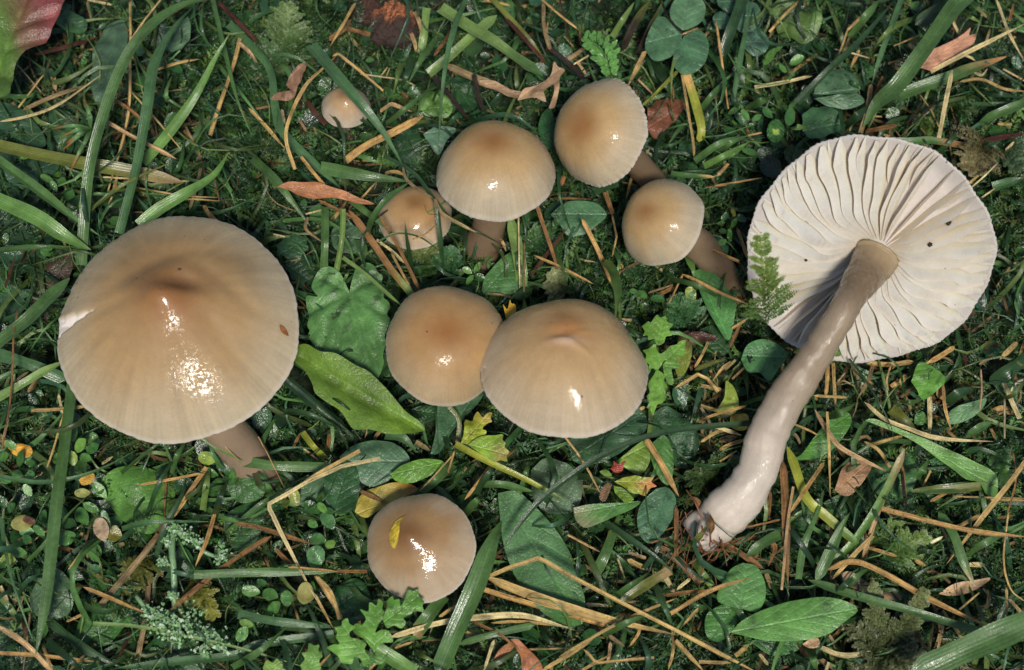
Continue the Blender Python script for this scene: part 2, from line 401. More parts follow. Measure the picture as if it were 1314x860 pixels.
def feat_dent(X, Y, r, p, hz, col):
    hz = hz - 0.05 * np.exp(-((X + 0.04) ** 2 / 0.03 + (Y - 0.02) ** 2 / 0.006))
    hz = hz + 0.032 * np.exp(-((X - 0.0) ** 2 / 0.045 + (Y + 0.09 + 0.25 * X + 0.9 * X * X) ** 2 / 0.0022)) + 0.012 * np.exp(-((X - 0.15) ** 2 / 0.03 + (Y + 0.02 - 0.3 * X) ** 2 / 0.002))
    k = np.exp(-((X - 0.0) ** 2 / 0.03 + (Y + 0.085) ** 2 / 0.0025))[..., None]
    return hz, col * (1 - 0.45 * k) + lin((214, 190, 172)) * 0.45 * k
def feat_orange(X, Y, r, p, hz, col):
    k = np.exp(-((X + 0.25) ** 2 + (Y - 0.1) ** 2) / 0.12)[..., None]
    return hz, col * (1 - 0.28 * k) + lin((160, 106, 58)) * 0.28 * k

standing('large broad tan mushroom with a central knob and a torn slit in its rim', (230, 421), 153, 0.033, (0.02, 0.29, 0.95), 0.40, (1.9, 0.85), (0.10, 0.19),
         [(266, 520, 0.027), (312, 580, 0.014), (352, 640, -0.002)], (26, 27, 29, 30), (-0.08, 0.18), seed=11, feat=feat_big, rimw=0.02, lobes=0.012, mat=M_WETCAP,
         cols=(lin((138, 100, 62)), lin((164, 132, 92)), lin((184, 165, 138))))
standing('tiny pale domed mushroom half under a cut grass blade', (444, 139), 31, 0.012, (0.05, 0.45, 0.88), 1.05, (2.0, 0.8), stem=[(446, 172, 0.004), (448, 185, -0.002)], sw=(6, 7), seed=12,
         cols=(lin((140, 106, 70)), lin((180, 146, 110)), lin((200, 180, 160))))
standing('small tan mushroom half hidden behind crossing stalks and grass', (533, 280), 48, 0.013, (0.0, 0.52, 0.85), 0.72, (2.2, 0.75), stem=[(536, 318, 0.004), (540, 335, -0.003)], sw=(10, 11), seed=13,
         cols=(lin((140, 100, 56)), lin((176, 136, 92)), lin((192, 168, 142))))
standing('round tan mushroom touching the egg shaped one, its stem bending to a hollow', (636, 223), 78, 0.027, (0.0, 0.60, 0.80), 0.78, (2.3, 0.72), stri=0.004, stem=[(628, 285, 0.014), (620, 318, 0.006), (634, 345, -0.003)], sw=(22, 22, 25), seed=14, feat=feat_orange,
         stemcol=(lin((120, 98, 76)), lin((132, 110, 88))))
standing('egg shaped tan mushroom tilted away with its notched pale rim showing', (771, 170), 69, 0.029, (-0.56, 0.10, 0.82), 0.66, (2.2, 0.75), stem=[(818, 210, 0.019), (852, 252, 0.008), (880, 290, -0.002)], sw=(17, 18, 19), seed=15, feat=feat_orange, mat=M_WETCAP, cren=0.006,
         stemcol=(lin((112, 92, 70)), lin((118, 98, 76))))
standing('smooth tan mushroom leaning on a thick brown stem below the egg shaped one', (851, 286), 59, 0.027, (-0.55, 0.30, 0.78), 0.80, (2.3, 0.72), stem=[(893, 312, 0.018), (922, 345, 0.010), (956, 388, -0.002)], sw=(20, 22, 21, 17), seed=16,
         stemcol=(lin((128, 106, 82)), lin((150, 126, 100))), cren=0.0015)
standing('brown domed mushroom beside the scalloped leaf, a white sheen on it', (573, 443), 80, 0.026, (0.08, 0.32, 0.94), 0.72, (2.4, 0.72), stem=[(575, 490, 0.012), (580, 520, -0.003)], sw=(20, 22), seed=17, feat=feat_orange, mat=M_WETCAP,
         cols=(lin((148, 100, 56)), lin((170, 132, 88)), lin((182, 156, 124))))
standing('wide tan mushroom with a dented, creased top', (724, 474), 107, 0.030, (0.02, 0.60, 0.80), 0.70, (2.1, 0.8), (0.05, 0.2), stem=[(724, 520, 0.014), (730, 560, -0.003)], sw=(24, 25), seed=18, feat=feat_dent, apex=(0.0, 0.10),
         cols=(lin((156, 108, 62)), lin((180, 146, 104)), lin((188, 168, 144))), stri=0.005)
standing('round brown mushroom with a yellow leaflet stuck on its cap', (540, 702), 71, 0.021, (-0.18, 0.26, 0.95), 0.50, (1.9, 0.85), (0.06, 0.2), stem=[(546, 722, 0.010), (552, 745, -0.003)], sw=(17, 18), seed=19,
         cols=(lin((122, 84, 48)), lin((154, 120, 82)), lin((180, 158, 134))), apex=(-0.12, 0.14))

def crumb(cx, cy, r_):
    CR.append((cx, cy, r_))
CR = []
# ---- the picked mushroom, lying with its gills up
def picked():
    Pc = P(1113, 320, 0.026); R = 152 * pxsize(Pc)
    x, y, w = frame((-0.16, -0.30, 0.94))
    def W(a):
        a = np.asarray(a, float); return Pc + R * (a[..., 0:1] * x + a[..., 1:2] * y + a[..., 2:3] * w)
    root = thing('mushroom', P(1010, 500, 0.0), 'picked mushroom lying on its side with white gills and a long bare stem', 'mushroom', 'mushrooms growing in the grass')
    NS = 288; ph = np.linspace(0, 2 * math.pi, NS, endpoint=False)[None]
    def rim(p):
        return 1 + 0.020 * np.sin(2 * p + 1.0) + 0.016 * np.sin(3 * p + 2.2) + 0.010 * np.sin(7 * p + 0.6) + 0.006 * np.sin(19 * p)
    off = np.array([0.075, -0.06])
    def zu(r, p):
        return 0.16 * r ** 2 - 0.05 + 0.035 * r ** 3 * np.sin(2 * p + 0.4) + 0.02 * r ** 3 * np.sin(5 * p)
    r = np.concatenate([np.linspace(0.02, 0.9, 16), [0.95, 0.98, 1.0]])[:, None]
    X, Y = r * np.cos(ph) * rim(ph), r * np.sin(ph) * rim(ph)
    X = X + off[0] * (1 - r) ** 1.3; Y = Y + off[1] * (1 - r) ** 1.3
    under = np.stack([X, Y, zu(r, ph)], -1)
    e = 1.006 + 0.006 * np.sin(120 * ph)
    edge = np.stack([X[-1:] * e, Y[-1:] * e, zu(1.0, ph) - 0.012], -1)
    r2 = r[::-1][1:]
    topz = zu(r2, ph) - 0.05 - 0.20 * (1 - r2 ** 2) - 0.10 * np.exp(-(r2 / 0.15) ** 2)
    top = np.stack([r2 * np.cos(ph) * rim(ph), r2 * np.sin(ph) * rim(ph), topz], -1)
    A = np.concatenate([under, edge, top], 0)
    c = np.concatenate([lin((206, 196, 188)) * (1 - smooth(0.8, 0.93, r))[..., None] + lin((184, 176, 168)) * smooth(0.8, 0.93, r)[..., None] * np.ones((1, NS, 1)), np.broadcast_to(lin((186, 176, 172)), (1, NS, 3)),
                        np.broadcast_to(C_MID, (len(top), NS, 3))], 0)
    place('cap', W(A).reshape(-1, 3), gridfaces(len(A), NS, True), None, c.reshape(-1, 3), M_GILL, root)
    g = np.random.default_rng(5)
    def gill(p0, r0, depth, n, lean, bend, k):
        rr = np.linspace(r0, 0.985 + 0.022 * math.sin(k * 40), n)
        p = p0 + bend * np.sin((rr - r0) / (1 - r0) * 2.6 + k) + 0.005 * np.sin(rr * 17 + k * 6) * smooth(0.3, 0.8, rr)
        rimr = rim(p)
        d = depth * smooth(r0 - 0.01, r0 + 0.28, rr) ** 0.7 * np.clip(1 - (rr / 1.0) ** 6, 0, 1) ** 0.6 + 0.006
        d = d * smooth(r0 - 0.02, r0 + 0.12, rr) if r0 > 0.2 else d
        th = 0.008 * (0.6 + 0.4 * rr) * (smooth(r0 - 0.01, r0 + 0.1, rr) if r0 > 0.2 else 1.0)
        ca, sa = np.cos(p), np.sin(p)
        sh = np.clip(1 - rr, 0, 1) ** 1.3
        base = np.stack([rr * rimr * ca + off[0] * sh, rr * rimr * sa + off[1] * sh, zu(rr, p) - 0.004], -1)
        tan = np.stack([-sa, ca, 0 * p], -1) * (1 - 0.45 * smooth(0.8, 1.0, rr))[:, None]
        wave = 1 + 0.10 * np.sin(rr * 13 + k * 5) + 0.06 * np.sin(rr * 37 + k * 9) * smooth(0.6, 0.95, rr)
        ed = base + tan * (lean * d * wave)[:, None] + np.array([0, 0, 1.0]) * d[:, None]
        midp = base + tan * (lean * d * 0.42)[:, None] + np.array([0, 0, 1.0]) * (d * 0.55)[:, None]
        V = np.stack([base - tan * th[:, None], midp - tan * th[:, None] * 0.6, ed, ed, midp + tan * th[:, None] * 0.6, base + tan * th[:, None]], 1)
        cc = [lin((212, 196, 172)), lin((224, 211, 190)), lin((230, 219, 200))]; inn = smooth(0.36, 0.15, rr)[:, None]
        col = np.stack([c_ * (1 - 0.5 * inn) + lin((196, 170, 138)) * 0.5 * inn for c_ in cc + cc[::-1]], 1)
        UV = np.stack(np.broadcast_arrays(rr[:, None], np.linspace(0, 1, 6)[None]), -1).reshape(-1, 2)
        FG = gridfaces(n, 6).reshape(n - 1, 5, 4)[:, [0, 1, 3, 4]].reshape(-1, 4)
        place('gill', W(V).reshape(-1, 3), FG, UV, col.reshape(-1, 3), M_GILL, root)
    N1 = 44
    for i in range(N1):
        p0 = 2 * math.pi * i / N1 + g.uniform(-0.025, 0.025)
        lean = 1.45 * math.cos(p0 - 2.35) + g.uniform(-0.10, 0.10)
        gill(p0, 0.13, 0.115 * g.uniform(0.9, 1.1), 22, lean, 0.045 * math.cos(p0 * 2) + g.uniform(-0.02, 0.02), g.uniform(0, 1))
        if g.random() < 0.45:
            gill(p0 + math.pi / N1 + g.uniform(-0.015, 0.015), g.uniform(0.5, 0.68), 0.085, 14, lean, 0.02, g.uniform(0, 1))
        for s in (-0.5, 0.5):
            if g.random() < 0.35:
                gill(p0 + (1 + s) * math.pi / N1 + g.uniform(-0.01, 0.01), g.uniform(0.76, 0.88), 0.05, 9, lean, 0.01, g.uniform(0, 1))
    # stem: leaves the gills towards the camera and bends down to the litter
    J = W(np.array([0.085, -0.05, -0.04]))
    c3 = [J, W(np.array([0.04, -0.11, 0.07])), P(1088, 388, 0.034), P(1052, 447, 0.030), P(1016, 502, 0.027), P(987, 555, 0.024), P(972, 605, 0.021), P(940, 650, 0.018), P(894, 690, 0.013)]
    u = pxsize(P(1000, 500, 0.03))
    V, F, UV = tube(c3, np.array([32, 25, 20, 20, 22, 24.5, 26, 28, 30, 24]) * u, 0.85, 80, 30, True)
    b = V[:-2].reshape(80, 30, 3); s = np.linspace(0, 1, 80)[:, None] * np.ones(30); f = np.linspace(0, 2 * math.pi, 30)[None] * np.ones((80, 1))
    k = 1 + (0.045 * wob(s * 75, np.cos(f) * 1.6, 18) + 0.085 * wob(s * 32, np.cos(f) * 1.8, 8) + 0.018 * np.sin(s * 210 + 3 * np.sin(f + s * 20))) * smooth(0.02, 0.12, s) + (0.08 * wob(s * 40, np.cos(f) * 4 + np.sin(f) * 3, 28) + 0.15 * np.sin(f * 3 + 2) * smooth(0.9, 1, s)) * smooth(0.6, 1, s) + 0.03 * wob(s * 9, np.sin(f) * 2, 9) + 0.05 * smooth(0.7, 1, s) * np.sin(f * 2 + 1)
    k = k * (1 + 0.03 * (s < 0.12) * np.sin(f * 14))
    cen = b.mean(1, keepdims=True); V[:-2] = (cen + (b - cen) * k[..., None]).reshape(-1, 3)
    t = UV[:, :1]
    c0, c1, c2, c3_ = lin((166, 144, 110)), lin((118, 98, 74)), lin((148, 130, 108)), lin((196, 182, 166))
    a1, a2, a3 = smooth(0.0, 0.16, t), smooth(0.2, 0.34, t), smooth(0.45, 0.8, t)
    col = c0 * (1 - a1) + c1 * a1; col = col * (1 - a2) + c2 * a2; col = col * (1 - a3) + c3_ * a3
    col = col * (1 + 0.07 * wob(t * 60, UV[:, 1:] * 5, 14))
    col = col * (1 + 0.05 * np.sin(UV[:, 1:] * 90 + 4 * wob(t * 14, UV[:, 1:] * 3, 19)))
    place('stem', V, F, UV, col, M_STEM, root)
    # root threads and soil still hanging on the pulled base
    g = np.random.default_rng(17); VV, FF, n = [], [], 0; bx = P(898, 688, 0.012)
    for i in range(70):
        a = P(g.normal(905, 20), g.normal(688, 16), g.uniform(0.008, 0.022)); d = g.normal(0, 1, 3) * [1, 1, 0.25] * g.uniform(0.0015, 0.005)
        W_, F_, U_ = tube(np.array([a, a + d * 0.5 + g.normal(0, 0.0006, 3), a + d]), g.uniform(0.00006, 0.00022), 1, 7, 4, False); VV.append(W_); FF.append(F_ + n); n += len(W_)
    o = place('root_threads', np.concatenate(VV), np.concatenate(FF), None, np.broadcast_to(lin((128, 82, 50)), (n, 3)), M_STRAW, root); o['kind'] = 'stuff'
    # crumbs of soil caught on it
    for (cx, cy, z, r_) in ((1218, 287, 0.034, 3.0), (1194, 314, 0.034, 3.0), (1034, 334, 0.034, 1.8)):
        crumb(cx, cy, r_)
picked()

# ---------------------------------------------------------------- colours of the plants (pigment, as sRGB readings)
GC = dict(mid=(78, 114, 70), blue=(74, 112, 80), dark=(48, 78, 52), light=(116, 148, 92), yel=(158, 168, 74), olive=(104, 114, 58), deep=(34, 62, 42),
          bright=(98, 140, 80), brown=(140, 100, 64), red=(84, 46, 36), stem=(48, 36, 28), pale=(214, 190, 148), straw=(198, 162, 110),
          orange=(198, 154, 102), pink=(198, 160, 124), dull=(150, 124, 94), rust=(146, 104, 68), grey=(170, 150, 124), white=(232, 222, 196))
CW = dict(mid='green', blue='bluish green', dark='dark green', light='pale green', yel='yellowish green', olive='olive', deep='very dark green', bright='bright green',
          brown='brown', red='dark red', stem='dark brown', pale='pale buff', straw='straw coloured', orange='orange tan', pink='pinkish tan', dull='dull brown', rust='rusty brown', grey='greyish', white='whitish')
WARM = np.array([1.12, 1.04, 0.74]); DRY = np.array([1.02, 1.08, 0.92])
STALKS = ('brown', 'red', 'stem', 'pale', 'straw', 'orange', 'pink', 'dull', 'rust', 'grey', 'white')
def gcol(k): return lin(GC[k]) * (1.28 * DRY if k in STALKS else 0.92 * WARM)

# things one can find in the photograph, for telling stalks and blades apart
MARKS = [('the large broad mushroom', 230, 420, 150), ('the tiny mushroom', 443, 140, 30), ('the half hidden mushroom', 530, 275, 48), ('the round mushroom at top', 636, 217, 78),
         ('the egg shaped mushroom', 770, 170, 65), ('the leaning mushroom', 850, 285, 55), ('the domed mushroom by the scalloped leaf', 572, 440, 76), ('the dented mushroom', 723, 470, 105),
         ('the mushroom with the yellow leaflet', 540, 700, 70), ('the white gills', 1118, 318, 155), ('the bare picked stem', 985, 560, 40), ('the scalloped leaf', 447, 420, 55),
         ('the smooth yellow-green leaf', 460, 500, 50), ('the three leaved clover', 872, 45, 40), ('the red tinged leaf', 25, 50, 50), ('the pale lichen', 225, 740, 40),
         ('the lobed green plant', 470, 805, 40), ('the broad leaf by the bottom mushroom', 695, 705, 45), ('the long smooth leaf at the bottom', 1020, 797, 60), ('the dull brown leaf', 1095, 610, 30),
         ('the folded pale green leaf', 1215, 590, 50), ('the brown debris clump', 505, 25, 40), ('the creeping plant', 60, 600, 60), ('the round bluish leaf', 480, 590, 40),
         ('the mossy corner', 1250, 200, 50), ('the moss shoot', 1135, 825, 40), ('the wood splinter', 1215, 65, 25), ('the stem of the large mushroom', 320, 585, 30),
         ('the curled brown leaf', 420, 245, 35), ('the bright leaflets', 855, 440, 40), ('the ragged dead leaf', 695, 110, 30), ('the oval bluish leaf', 745, 278, 30), ('the base of the picked stem', 905, 685, 20),
         ('the picture corner at top', 1290, 20, 30), ('the bottom edge', 800, 850, 60), ('the bottom corner by the wide blade', 1260, 840, 50), ('the left edge', 10, 300, 80), ('the feathery leaf', 780, 72, 25)]
LOG = []
def where(q):
    m = q.mean(0) if len(q) < 3 else q[len(q) // 2]
    d = sorted((max(math.hypot(m[0] - x, m[1] - y) - r, 0) + 0.15 * r, n, x, y, r) for n, x, y, r in MARKS)
    (d1, n1, x1, y1, r1), (d2, n2, x2, y2, r2) = d[0], d[1]
    dx, dy = m[0] - x1, m[1] - y1
    if math.hypot(dx, dy) < r1 * 0.8: rel = 'across'
    elif abs(dy) > abs(dx) * 1.1: rel = 'above' if dy < 0 else 'below'
    else: rel = 'beside'
    return rel + ' ' + n1, 'toward ' + n2, m
def slope(q):
    d = q[-1] - q[0]; a = math.degrees(math.atan2(-d[1], d[0])) % 180
    if a < 18 or a > 162: return 'level'
    if 68 < a < 112: return 'upright'
    return 'rising' if a < 90 else 'falling'
def note(o, kind, colour, q, w, shape=''):
    L = np.linalg.norm(np.diff(q, axis=0), axis=1).sum()
    size = 'short' if L < 60 else ('long' if L > 190 else '')
    wid = 'thin' if w < 5.5 else ('broad' if w > 14 else '')
    a, b, m = where(q)
    LOG.append(dict(o=o, kind=kind, bits=[size, wid, shape, CW[colour]], slope=slope(q), a=a, b=b, m=m, L=L))

CNT = [0]
def zline(z, n):
    z = np.atleast_1d(np.array(z, float)) / 1000.0
    return np.interp(np.linspace(0, 1, n), np.linspace(0, 1, len(z)), z)
def blade(tile, pts, w, col, z=None, taper=(0, 1), fold=0.35, twist=0.0, tw0=None, end=None, label=None, start=None):
    """a traced grass blade: pts on a survey sheet, w width in photograph pixels"""
    q = px(tile, pts); CNT[0] += 1; k = CNT[0]; g = np.random.default_rng(k)
    if z is None: b = g.uniform(13, 18); z = (b - 4, b + 2, b - 2)
    zz = zline(z, len(q)); c3 = np.array([P(a[0], a[1], h) for a, h in zip(q, zz)])
    if tw0 is None: tw0 = g.uniform(-0.35, 0.35)
    n = max(14, int(len(q) * 6))
    V, F, UV = ribbon(c3, 0.5 * w * pxsize(c3[len(c3) // 2]), taper, fold, twist, tw0, n, 5, k)
    c = gcol(col) * g.uniform(0.9, 1.1) * np.ones((len(V), 3)); s = UV[:, :1]
    if end: t = smooth(0.62, 0.95, s + 0.12 * wob(UV[:, 1:] * 5, s * 8, k)); c = c * (1 - t) + gcol(end) * t
    if start: t = smooth(0.35, 0.05, s); c = c * (1 - t) + gcol(start) * t
    c = c * (1 + 0.12 * wob(s * 14, UV[:, 1:] * 2, k + 1))
    o = place('grass_blade', V, F, UV, c, M_GRASS)
    tag(o, label, 'grass blade', 'separate grass blades in the turf')
    if not label: note(o, 'grass blade', col, q, w, 'two coloured' if (end or start) else '')
    return o
def stalk(tile, pts, w, col, z=None, label=None, bent=False, end=None, name='dry_stalk', flat=0.42, taperend=1.0):
    q = px(tile, pts); CNT[0] += 1; k = CNT[0]; g = np.random.default_rng(k + 500)
    if z is None: b = g.uniform(9, 14); z = (b + g.uniform(-2, 2), b + 2, b + g.uniform(-2, 2))
    zz = zline(z, len(q)); c3 = np.array([P(a[0], a[1], h) for a, h in zip(q, zz)])
    hw = (0.43 if label else 0.36) * w * pxsize(c3[len(c3) // 2])
    if bent:                                                  # sharp kinks: stay straight between the points
        c3 = np.concatenate([np.linspace(c3[i], c3[i + 1], 5)[:-1] for i in range(len(c3) - 1)] + [c3[-1:]])
    n = max(10, len(q) * 5)
    if w > 4.6:
        V, F, UV = ribbon(c3, hw, (0.12 * (k % 3), 0.25 * (k % 4)), g.uniform(0.4, 1.1), g.uniform(-0.5, 0.5), g.uniform(-0.3, 0.3), n, 5, k)
    else:
        V, F, UV = tube(c3, hw * np.array([1.0, g.uniform(0.85, 1.1), 1, taperend * g.uniform(0.35, 0.9)]), flat, n, 6, True, k, 0.12)
    s = UV[:, :1]; c = gcol(col) * g.uniform(0.88, 1.1) * np.ones((len(V), 3))
    if end: t = smooth(0.4, 0.9, s); c = c * (1 - t) + gcol(end) * t
    c = c * (1 + 0.16 * wob(s * 12, UV[:, 1:] * 3, k)) * (1 + 0.22 * np.sin(UV[:, 1:] * 9 + k * 1.3))
    c = c * (1 - 0.45 * smooth(0.72, 0.95, wob(s * 22, UV[:, 1:] * 2, k + 31)))
    o = place(name, V, F, UV, c, M_STRAW)
    tag(o, label, 'dry stalk', 'dry grass stalks in the turf')
    if not label: note(o, 'dry stalk', col, q, w, 'bent' if bent else '')
    return o

def leaf_geo(q, base, tip, z=12.0, rise=0.0, fold=0.20, curl=0.30, ruf=0.085, seed=0, serr=0.0, steps=13, veins=None):
    """a leaf from its outline q (pixels), laid about height z; folds at the midrib, edges curl"""
    q = np.asarray(q, float); z = z / 1000.0
    o = np.vstack([q, q[:1]]); q2 = crom(o, max(40, len(q) * 5))[:-1]
    W3 = np.array([P(a[0], a[1], z) for a in q2]); b3, t3 = P(base[0], base[1], z), P(tip[0], tip[1], z)
    L = np.linalg.norm(t3 - b3); ex = (t3 - b3) / L; ey = np.cross([0, 0, 1.0], ex); ey /= np.linalg.norm(ey)
    u = (W3 - b3) @ ex / L; v = (W3 - b3) @ ey / L
    if serr:
        cen = np.array([u.mean(), v.mean()]); d = np.stack([u, v], 1) - cen
        k = np.arange(len(u)) % 5; m = np.array([0, 0.5, 1, 0.6, 0.1])[k]
        d = d * (1 + serr * (m - 0.3))[:, None]; u, v = cen[0] + d[:, 0], cen[1] + d[:, 1]
    hw = max(np.abs(v).max(), 1e-6)
    h = max(u.max() - u.min(), v.max() - v.min()) / steps
    gu, gv = np.meshgrid(np.arange(u.min(), u.max(), h), np.arange(-math.ceil(-v.min() / h) * h, v.max(), h), indexing='ij')
    gu = gu + (np.arange(gu.shape[1]) % 2 * 0.5 * h)[None]
    pts = np.stack([gu.ravel(), gv.ravel()], 1)
    n = len(u); poly = np.stack([u, v], 1)
    # keep the inner grid points that are not hugging the edge
    x, y = pts[:, 0], pts[:, 1]; ins = np.zeros(len(pts), bool)
    for i in range(n):
        a, b = poly[i], poly[(i + 1) % n]
        c = ((a[1] > y) != (b[1] > y)) & (x < (b[0] - a[0]) * (y - a[1]) / (b[1] - a[1] + 1e-15) + a[0]); ins ^= c
    dmin = np.min(np.hypot(pts[:, None, 0] - poly[None, :, 0], pts[:, None, 1] - poly[None, :, 1]), 1)
    pts = pts[ins & (dmin > h * 0.45)]
    allp = np.vstack([poly, pts])
    vs, es, fs, *_ = geometry.delaunay_2d_cdt([Vector(p) for p in allp], [(i, (i + 1) % n) for i in range(n)], [], 1, 1e-7)
    uv = np.array([tuple(p) for p in vs]); fs = [list(f) for f in fs]
    a, b = uv[:, 0], uv[:, 1]; e = np.abs(b) / hw
    zz = rise / 1000.0 * (a - 0.5) + L * hw * (fold * np.sqrt(e * e + 0.01) - curl * e ** 2.4) - L * 0.08 * np.clip(a - 0.5, 0, None) ** 2
    zz = zz + L * ruf * (0.5 * wob(a * 5, b * 7, seed) + 0.35 * wob(a * 12, b * 12, seed + 1)) * (0.25 + e)
    if veins is not None:
        leaf_geo.vd = np.full(len(a), 9.0)
        for vq in veins:
            w3 = np.array([P(k[0], k[1], z) for k in crom(vq, 24)]); vu, vv = (w3 - b3) @ ex / L, (w3 - b3) @ ey / L
            leaf_geo.vd = np.minimum(leaf_geo.vd, np.min(np.hypot(a[:, None] - vu, b[:, None] - vv), 1))
        zz = zz - L * 0.03 * np.exp(-(leaf_geo.vd / 0.02) ** 2) + L * 0.04 * smooth(0.0, 0.10, leaf_geo.vd)
    V = b3 + a[:, None] * L * ex + b[:, None] * L * ey + zz[:, None] * np.array([0, 0, 1.0])
    UV = np.stack([a, b / (2 * hw) + 0.5], 1)
    nz = np.array([0.0, 0, 1])
    f0 = fs[0]; nn = np.cross(V[f0[1]] - V[f0[0]], V[f0[2]] - V[f0[0]])
    if nn[2] < 0: fs = [f[::-1] for f in fs]
    return V, fs, UV
def leaf(tile, outline, base, tip, col, label, z=12.0, cat='leaf', name='leaf', mat=None, parent=None, tipcol=None, colfn=None, group=None, mottle=0.22, vk=-0.25, **kw):
    if kw.get('veins'): kw['veins'] = [px(tile, v) for v in kw['veins']]
    q = px(tile, outline); b = px(tile, [base])[0]; t = px(tile, [tip])[0]; CNT[0] += 1
    V, F, UV = leaf_geo(q, b, t, z, seed=CNT[0], **kw)
    c = lin(col, 0.95) * WARM * np.ones((len(V), 3))
    if col[0] > col[1]: c = c / WARM
    if kw.get('veins') is not None: c = c * (1 + vk * np.exp(-(leaf_geo.vd / 0.014) ** 2))[:, None]
    c = c * (1 - 0.5 * smooth(0.62, 0.8, wob(UV[:, :1] * 26, UV[:, 1:] * 22, CNT[0] + 5)) * (CNT[0] % 3 == 0))
    c = c * (1 + mottle * wob(UV[:, :1] * 7, UV[:, 1:] * 6, CNT[0] + 77))
    if tipcol: k = smooth(0.5, 1.0, UV[:, :1] + 0.15 * wob(UV[:, 1:] * 9, UV[:, :1] * 4, CNT[0])); c = c * (1 - k) + lin(tipcol, 0.92) * k
    if colfn: c = colfn(UV, c)
    o = place(name, V, F, UV, c, mat or M_LEAF, parent)
    if parent is None: tag(o, label, cat, group)
    return o
def oval(c, rx, ry, ang=0.0, n=14, point=0.0):
    a = np.linspace(0, 2 * math.pi, n, endpoint=False); x = np.cos(a) * rx; y = np.sin(a) * ry * (1 - point * np.clip(np.cos(a), 0, 1) ** 2 * 0.6)
    s, k = math.sin(ang), math.cos(ang)
    return np.stack([c[0] + x * k - y * s, c[1] + x * s + y * k], 1)

# ================================================================ broad leaves, lowest first
DK, DB = (52, 86, 58), (70, 104, 88)
leaf('A', [(-60,370),(-10,385),(60,400),(120,450),(165,510),(170,555),(120,560),(40,520),(-40,490)], (-60,400), (170,550), (50,84,66), 'dark oval leaf under the red tinged leaf at the picture edge', 9)
leaf('A', [(185,415),(240,420),(290,450),(318,500),(320,560),(280,580),(230,560),(195,500)], (190,410), (315,590), (46,80,58), 'dark leaf under the spiky sprig beside the tall arching blade', 8)
leaf('A', [(470,70),(485,120),(480,200),(440,280),(410,370),(370,400),(350,330),(352,240),(372,150),(420,90)], (460,70), (375,400), (72,104,90), 'long blue grey leaf crossed by the tall arching grass blade', 9)
leaf('A', [(715,62),(727,100),(720,160),(690,190),(650,200),(632,160),(645,120),(680,90)], (640,200), (718,60), (92,126,106), 'grey green leaf with a pale folded edge near the upper edge', 13, fold=0.4)
leaf('A', [(15,650),(60,620),(130,600),(210,612),(225,640),(180,680),(100,705),(40,700)], (20,690), (225,615), (54,88,74), 'dark rounded leaf beneath the flat grass blade beside the left edge', 8)
leaf('A', [(225,60),(260,40),(320,70),(332,105),(310,130),(250,110),(215,85)], (220,60), (330,120), (62,100,72), 'dewy dark leaf beside the red tinged leaf', 11)
leaf('Z', [(0,205),(35,215),(62,250),(68,300),(40,345),(-10,350)], (-10,210), (50,345), (42,74,56), 'very dark leaf behind crossing blades at the left edge', 5)
leaf('Z', [(-10,330),(20,340),(30,385),(20,430),(-10,440)], (0,330), (5,440), (50,84,68), 'dark leaf at the left edge beside the torn slit', 5)
leaf('Z', [(52,345),(78,320),(95,330),(80,380),(60,410),(40,400)], (90,325), (45,405), (74,58,44), 'dark brown withered leaf behind the torn rim of the large mushroom', 6, cat='dead leaf', name='dead_leaf', mat=M_DEAD)
leaf('G', [(60,470),(85,420),(130,392),(200,408),(212,460),(170,510),(90,505)], (70,500), (210,420), (44,80,54), 'small dark lobed leaf between the large mushroom and upright grass', 10, serr=0.2)
leaf('G', [(100,545),(140,505),(200,495),(240,525),(240,600),(185,645),(130,605)], (100,545), (230,630), (38,70,46), 'very dark lobed leaf just above the scalloped leaf', 8, serr=0.2)
leaf('G', [(330,400),(345,360),(390,330),(450,350),(500,420),(470,480),(400,490),(345,460)], (330,400), (500,420), (74,106,84), 'rounded grey green leaf behind the stalk bundle by the half hidden mushroom', 9)
leaf('D', [(650,740),(700,680),(770,632),(798,720),(785,850),(700,860)], (650,860), (775,630), (38,72,46), 'dark leaf behind the blade beside the round mushroom', 9)
leaf('D', [(812,690),(880,652),(980,662),(930,730),(890,790),(845,745)], (812,690), (985,662), (88,124,112), 'blue grey leaf tip touching the round mushroom', 14)
leaf('D', [(790,560),(810,490),(860,455),(925,480),(965,560),(930,600),(850,592)], (790,570), (960,545), (96,140,74), 'crinkled light green leaf behind dark stems above the round mushroom', 9, ruf=0.25)
leaf('D', [(960,400),(1020,395),(1075,440),(1090,540),(1020,590),(960,540)], (960,400), (1080,590), (42,80,50), 'crinkled dark leaf behind the dark stems above the round mushroom', 8, ruf=0.2)
leaf('E', [(270,640),(290,570),(330,535),(352,600),(345,720),(300,720)], (300,720), (330,540), (40,82,48), 'dark leaf wedged between the round and the egg shaped mushroom', 12)
leaf('D', [(1060,60),(1130,40),(1230,70),(1250,190),(1170,250),(1080,200)], (1060,60), (1230,220), (40,78,50), 'dark dewy leaf behind the broad crossing blades near the upper edge', 6)
leaf('E', [(340,40),(430,10),(520,40),(560,110),(470,140),(370,120)], (340,40), (560,110), (36,70,44), 'dark leaf behind the feathery leaf near the upper edge', 6)
leaf('F', [(230,20),(300,-5),(395,15),(440,90),(410,165),(330,182),(262,115)], (235,20), (420,160), (88,118, 70), 'olive crinkled leaf near the upper edge beside the clover', 9, ruf=0.28, mottle=0.3)
leaf('F', [(410,400),(432,322),(500,288),(560,300),(600,350),(603,388),(540,398),(470,402)], (410,405), (602,380), (74,112, 90), 'upper half of the folded heart shaped leaf pair above the gills', 14)
leaf('F', [(412,420),(470,408),(540,402),(600,395),(626,432),(580,456),(500,452),(445,440)], (412,420), (626,430), (86,122,104), 'lower half of the folded heart shaped leaf pair above the gills', 13)
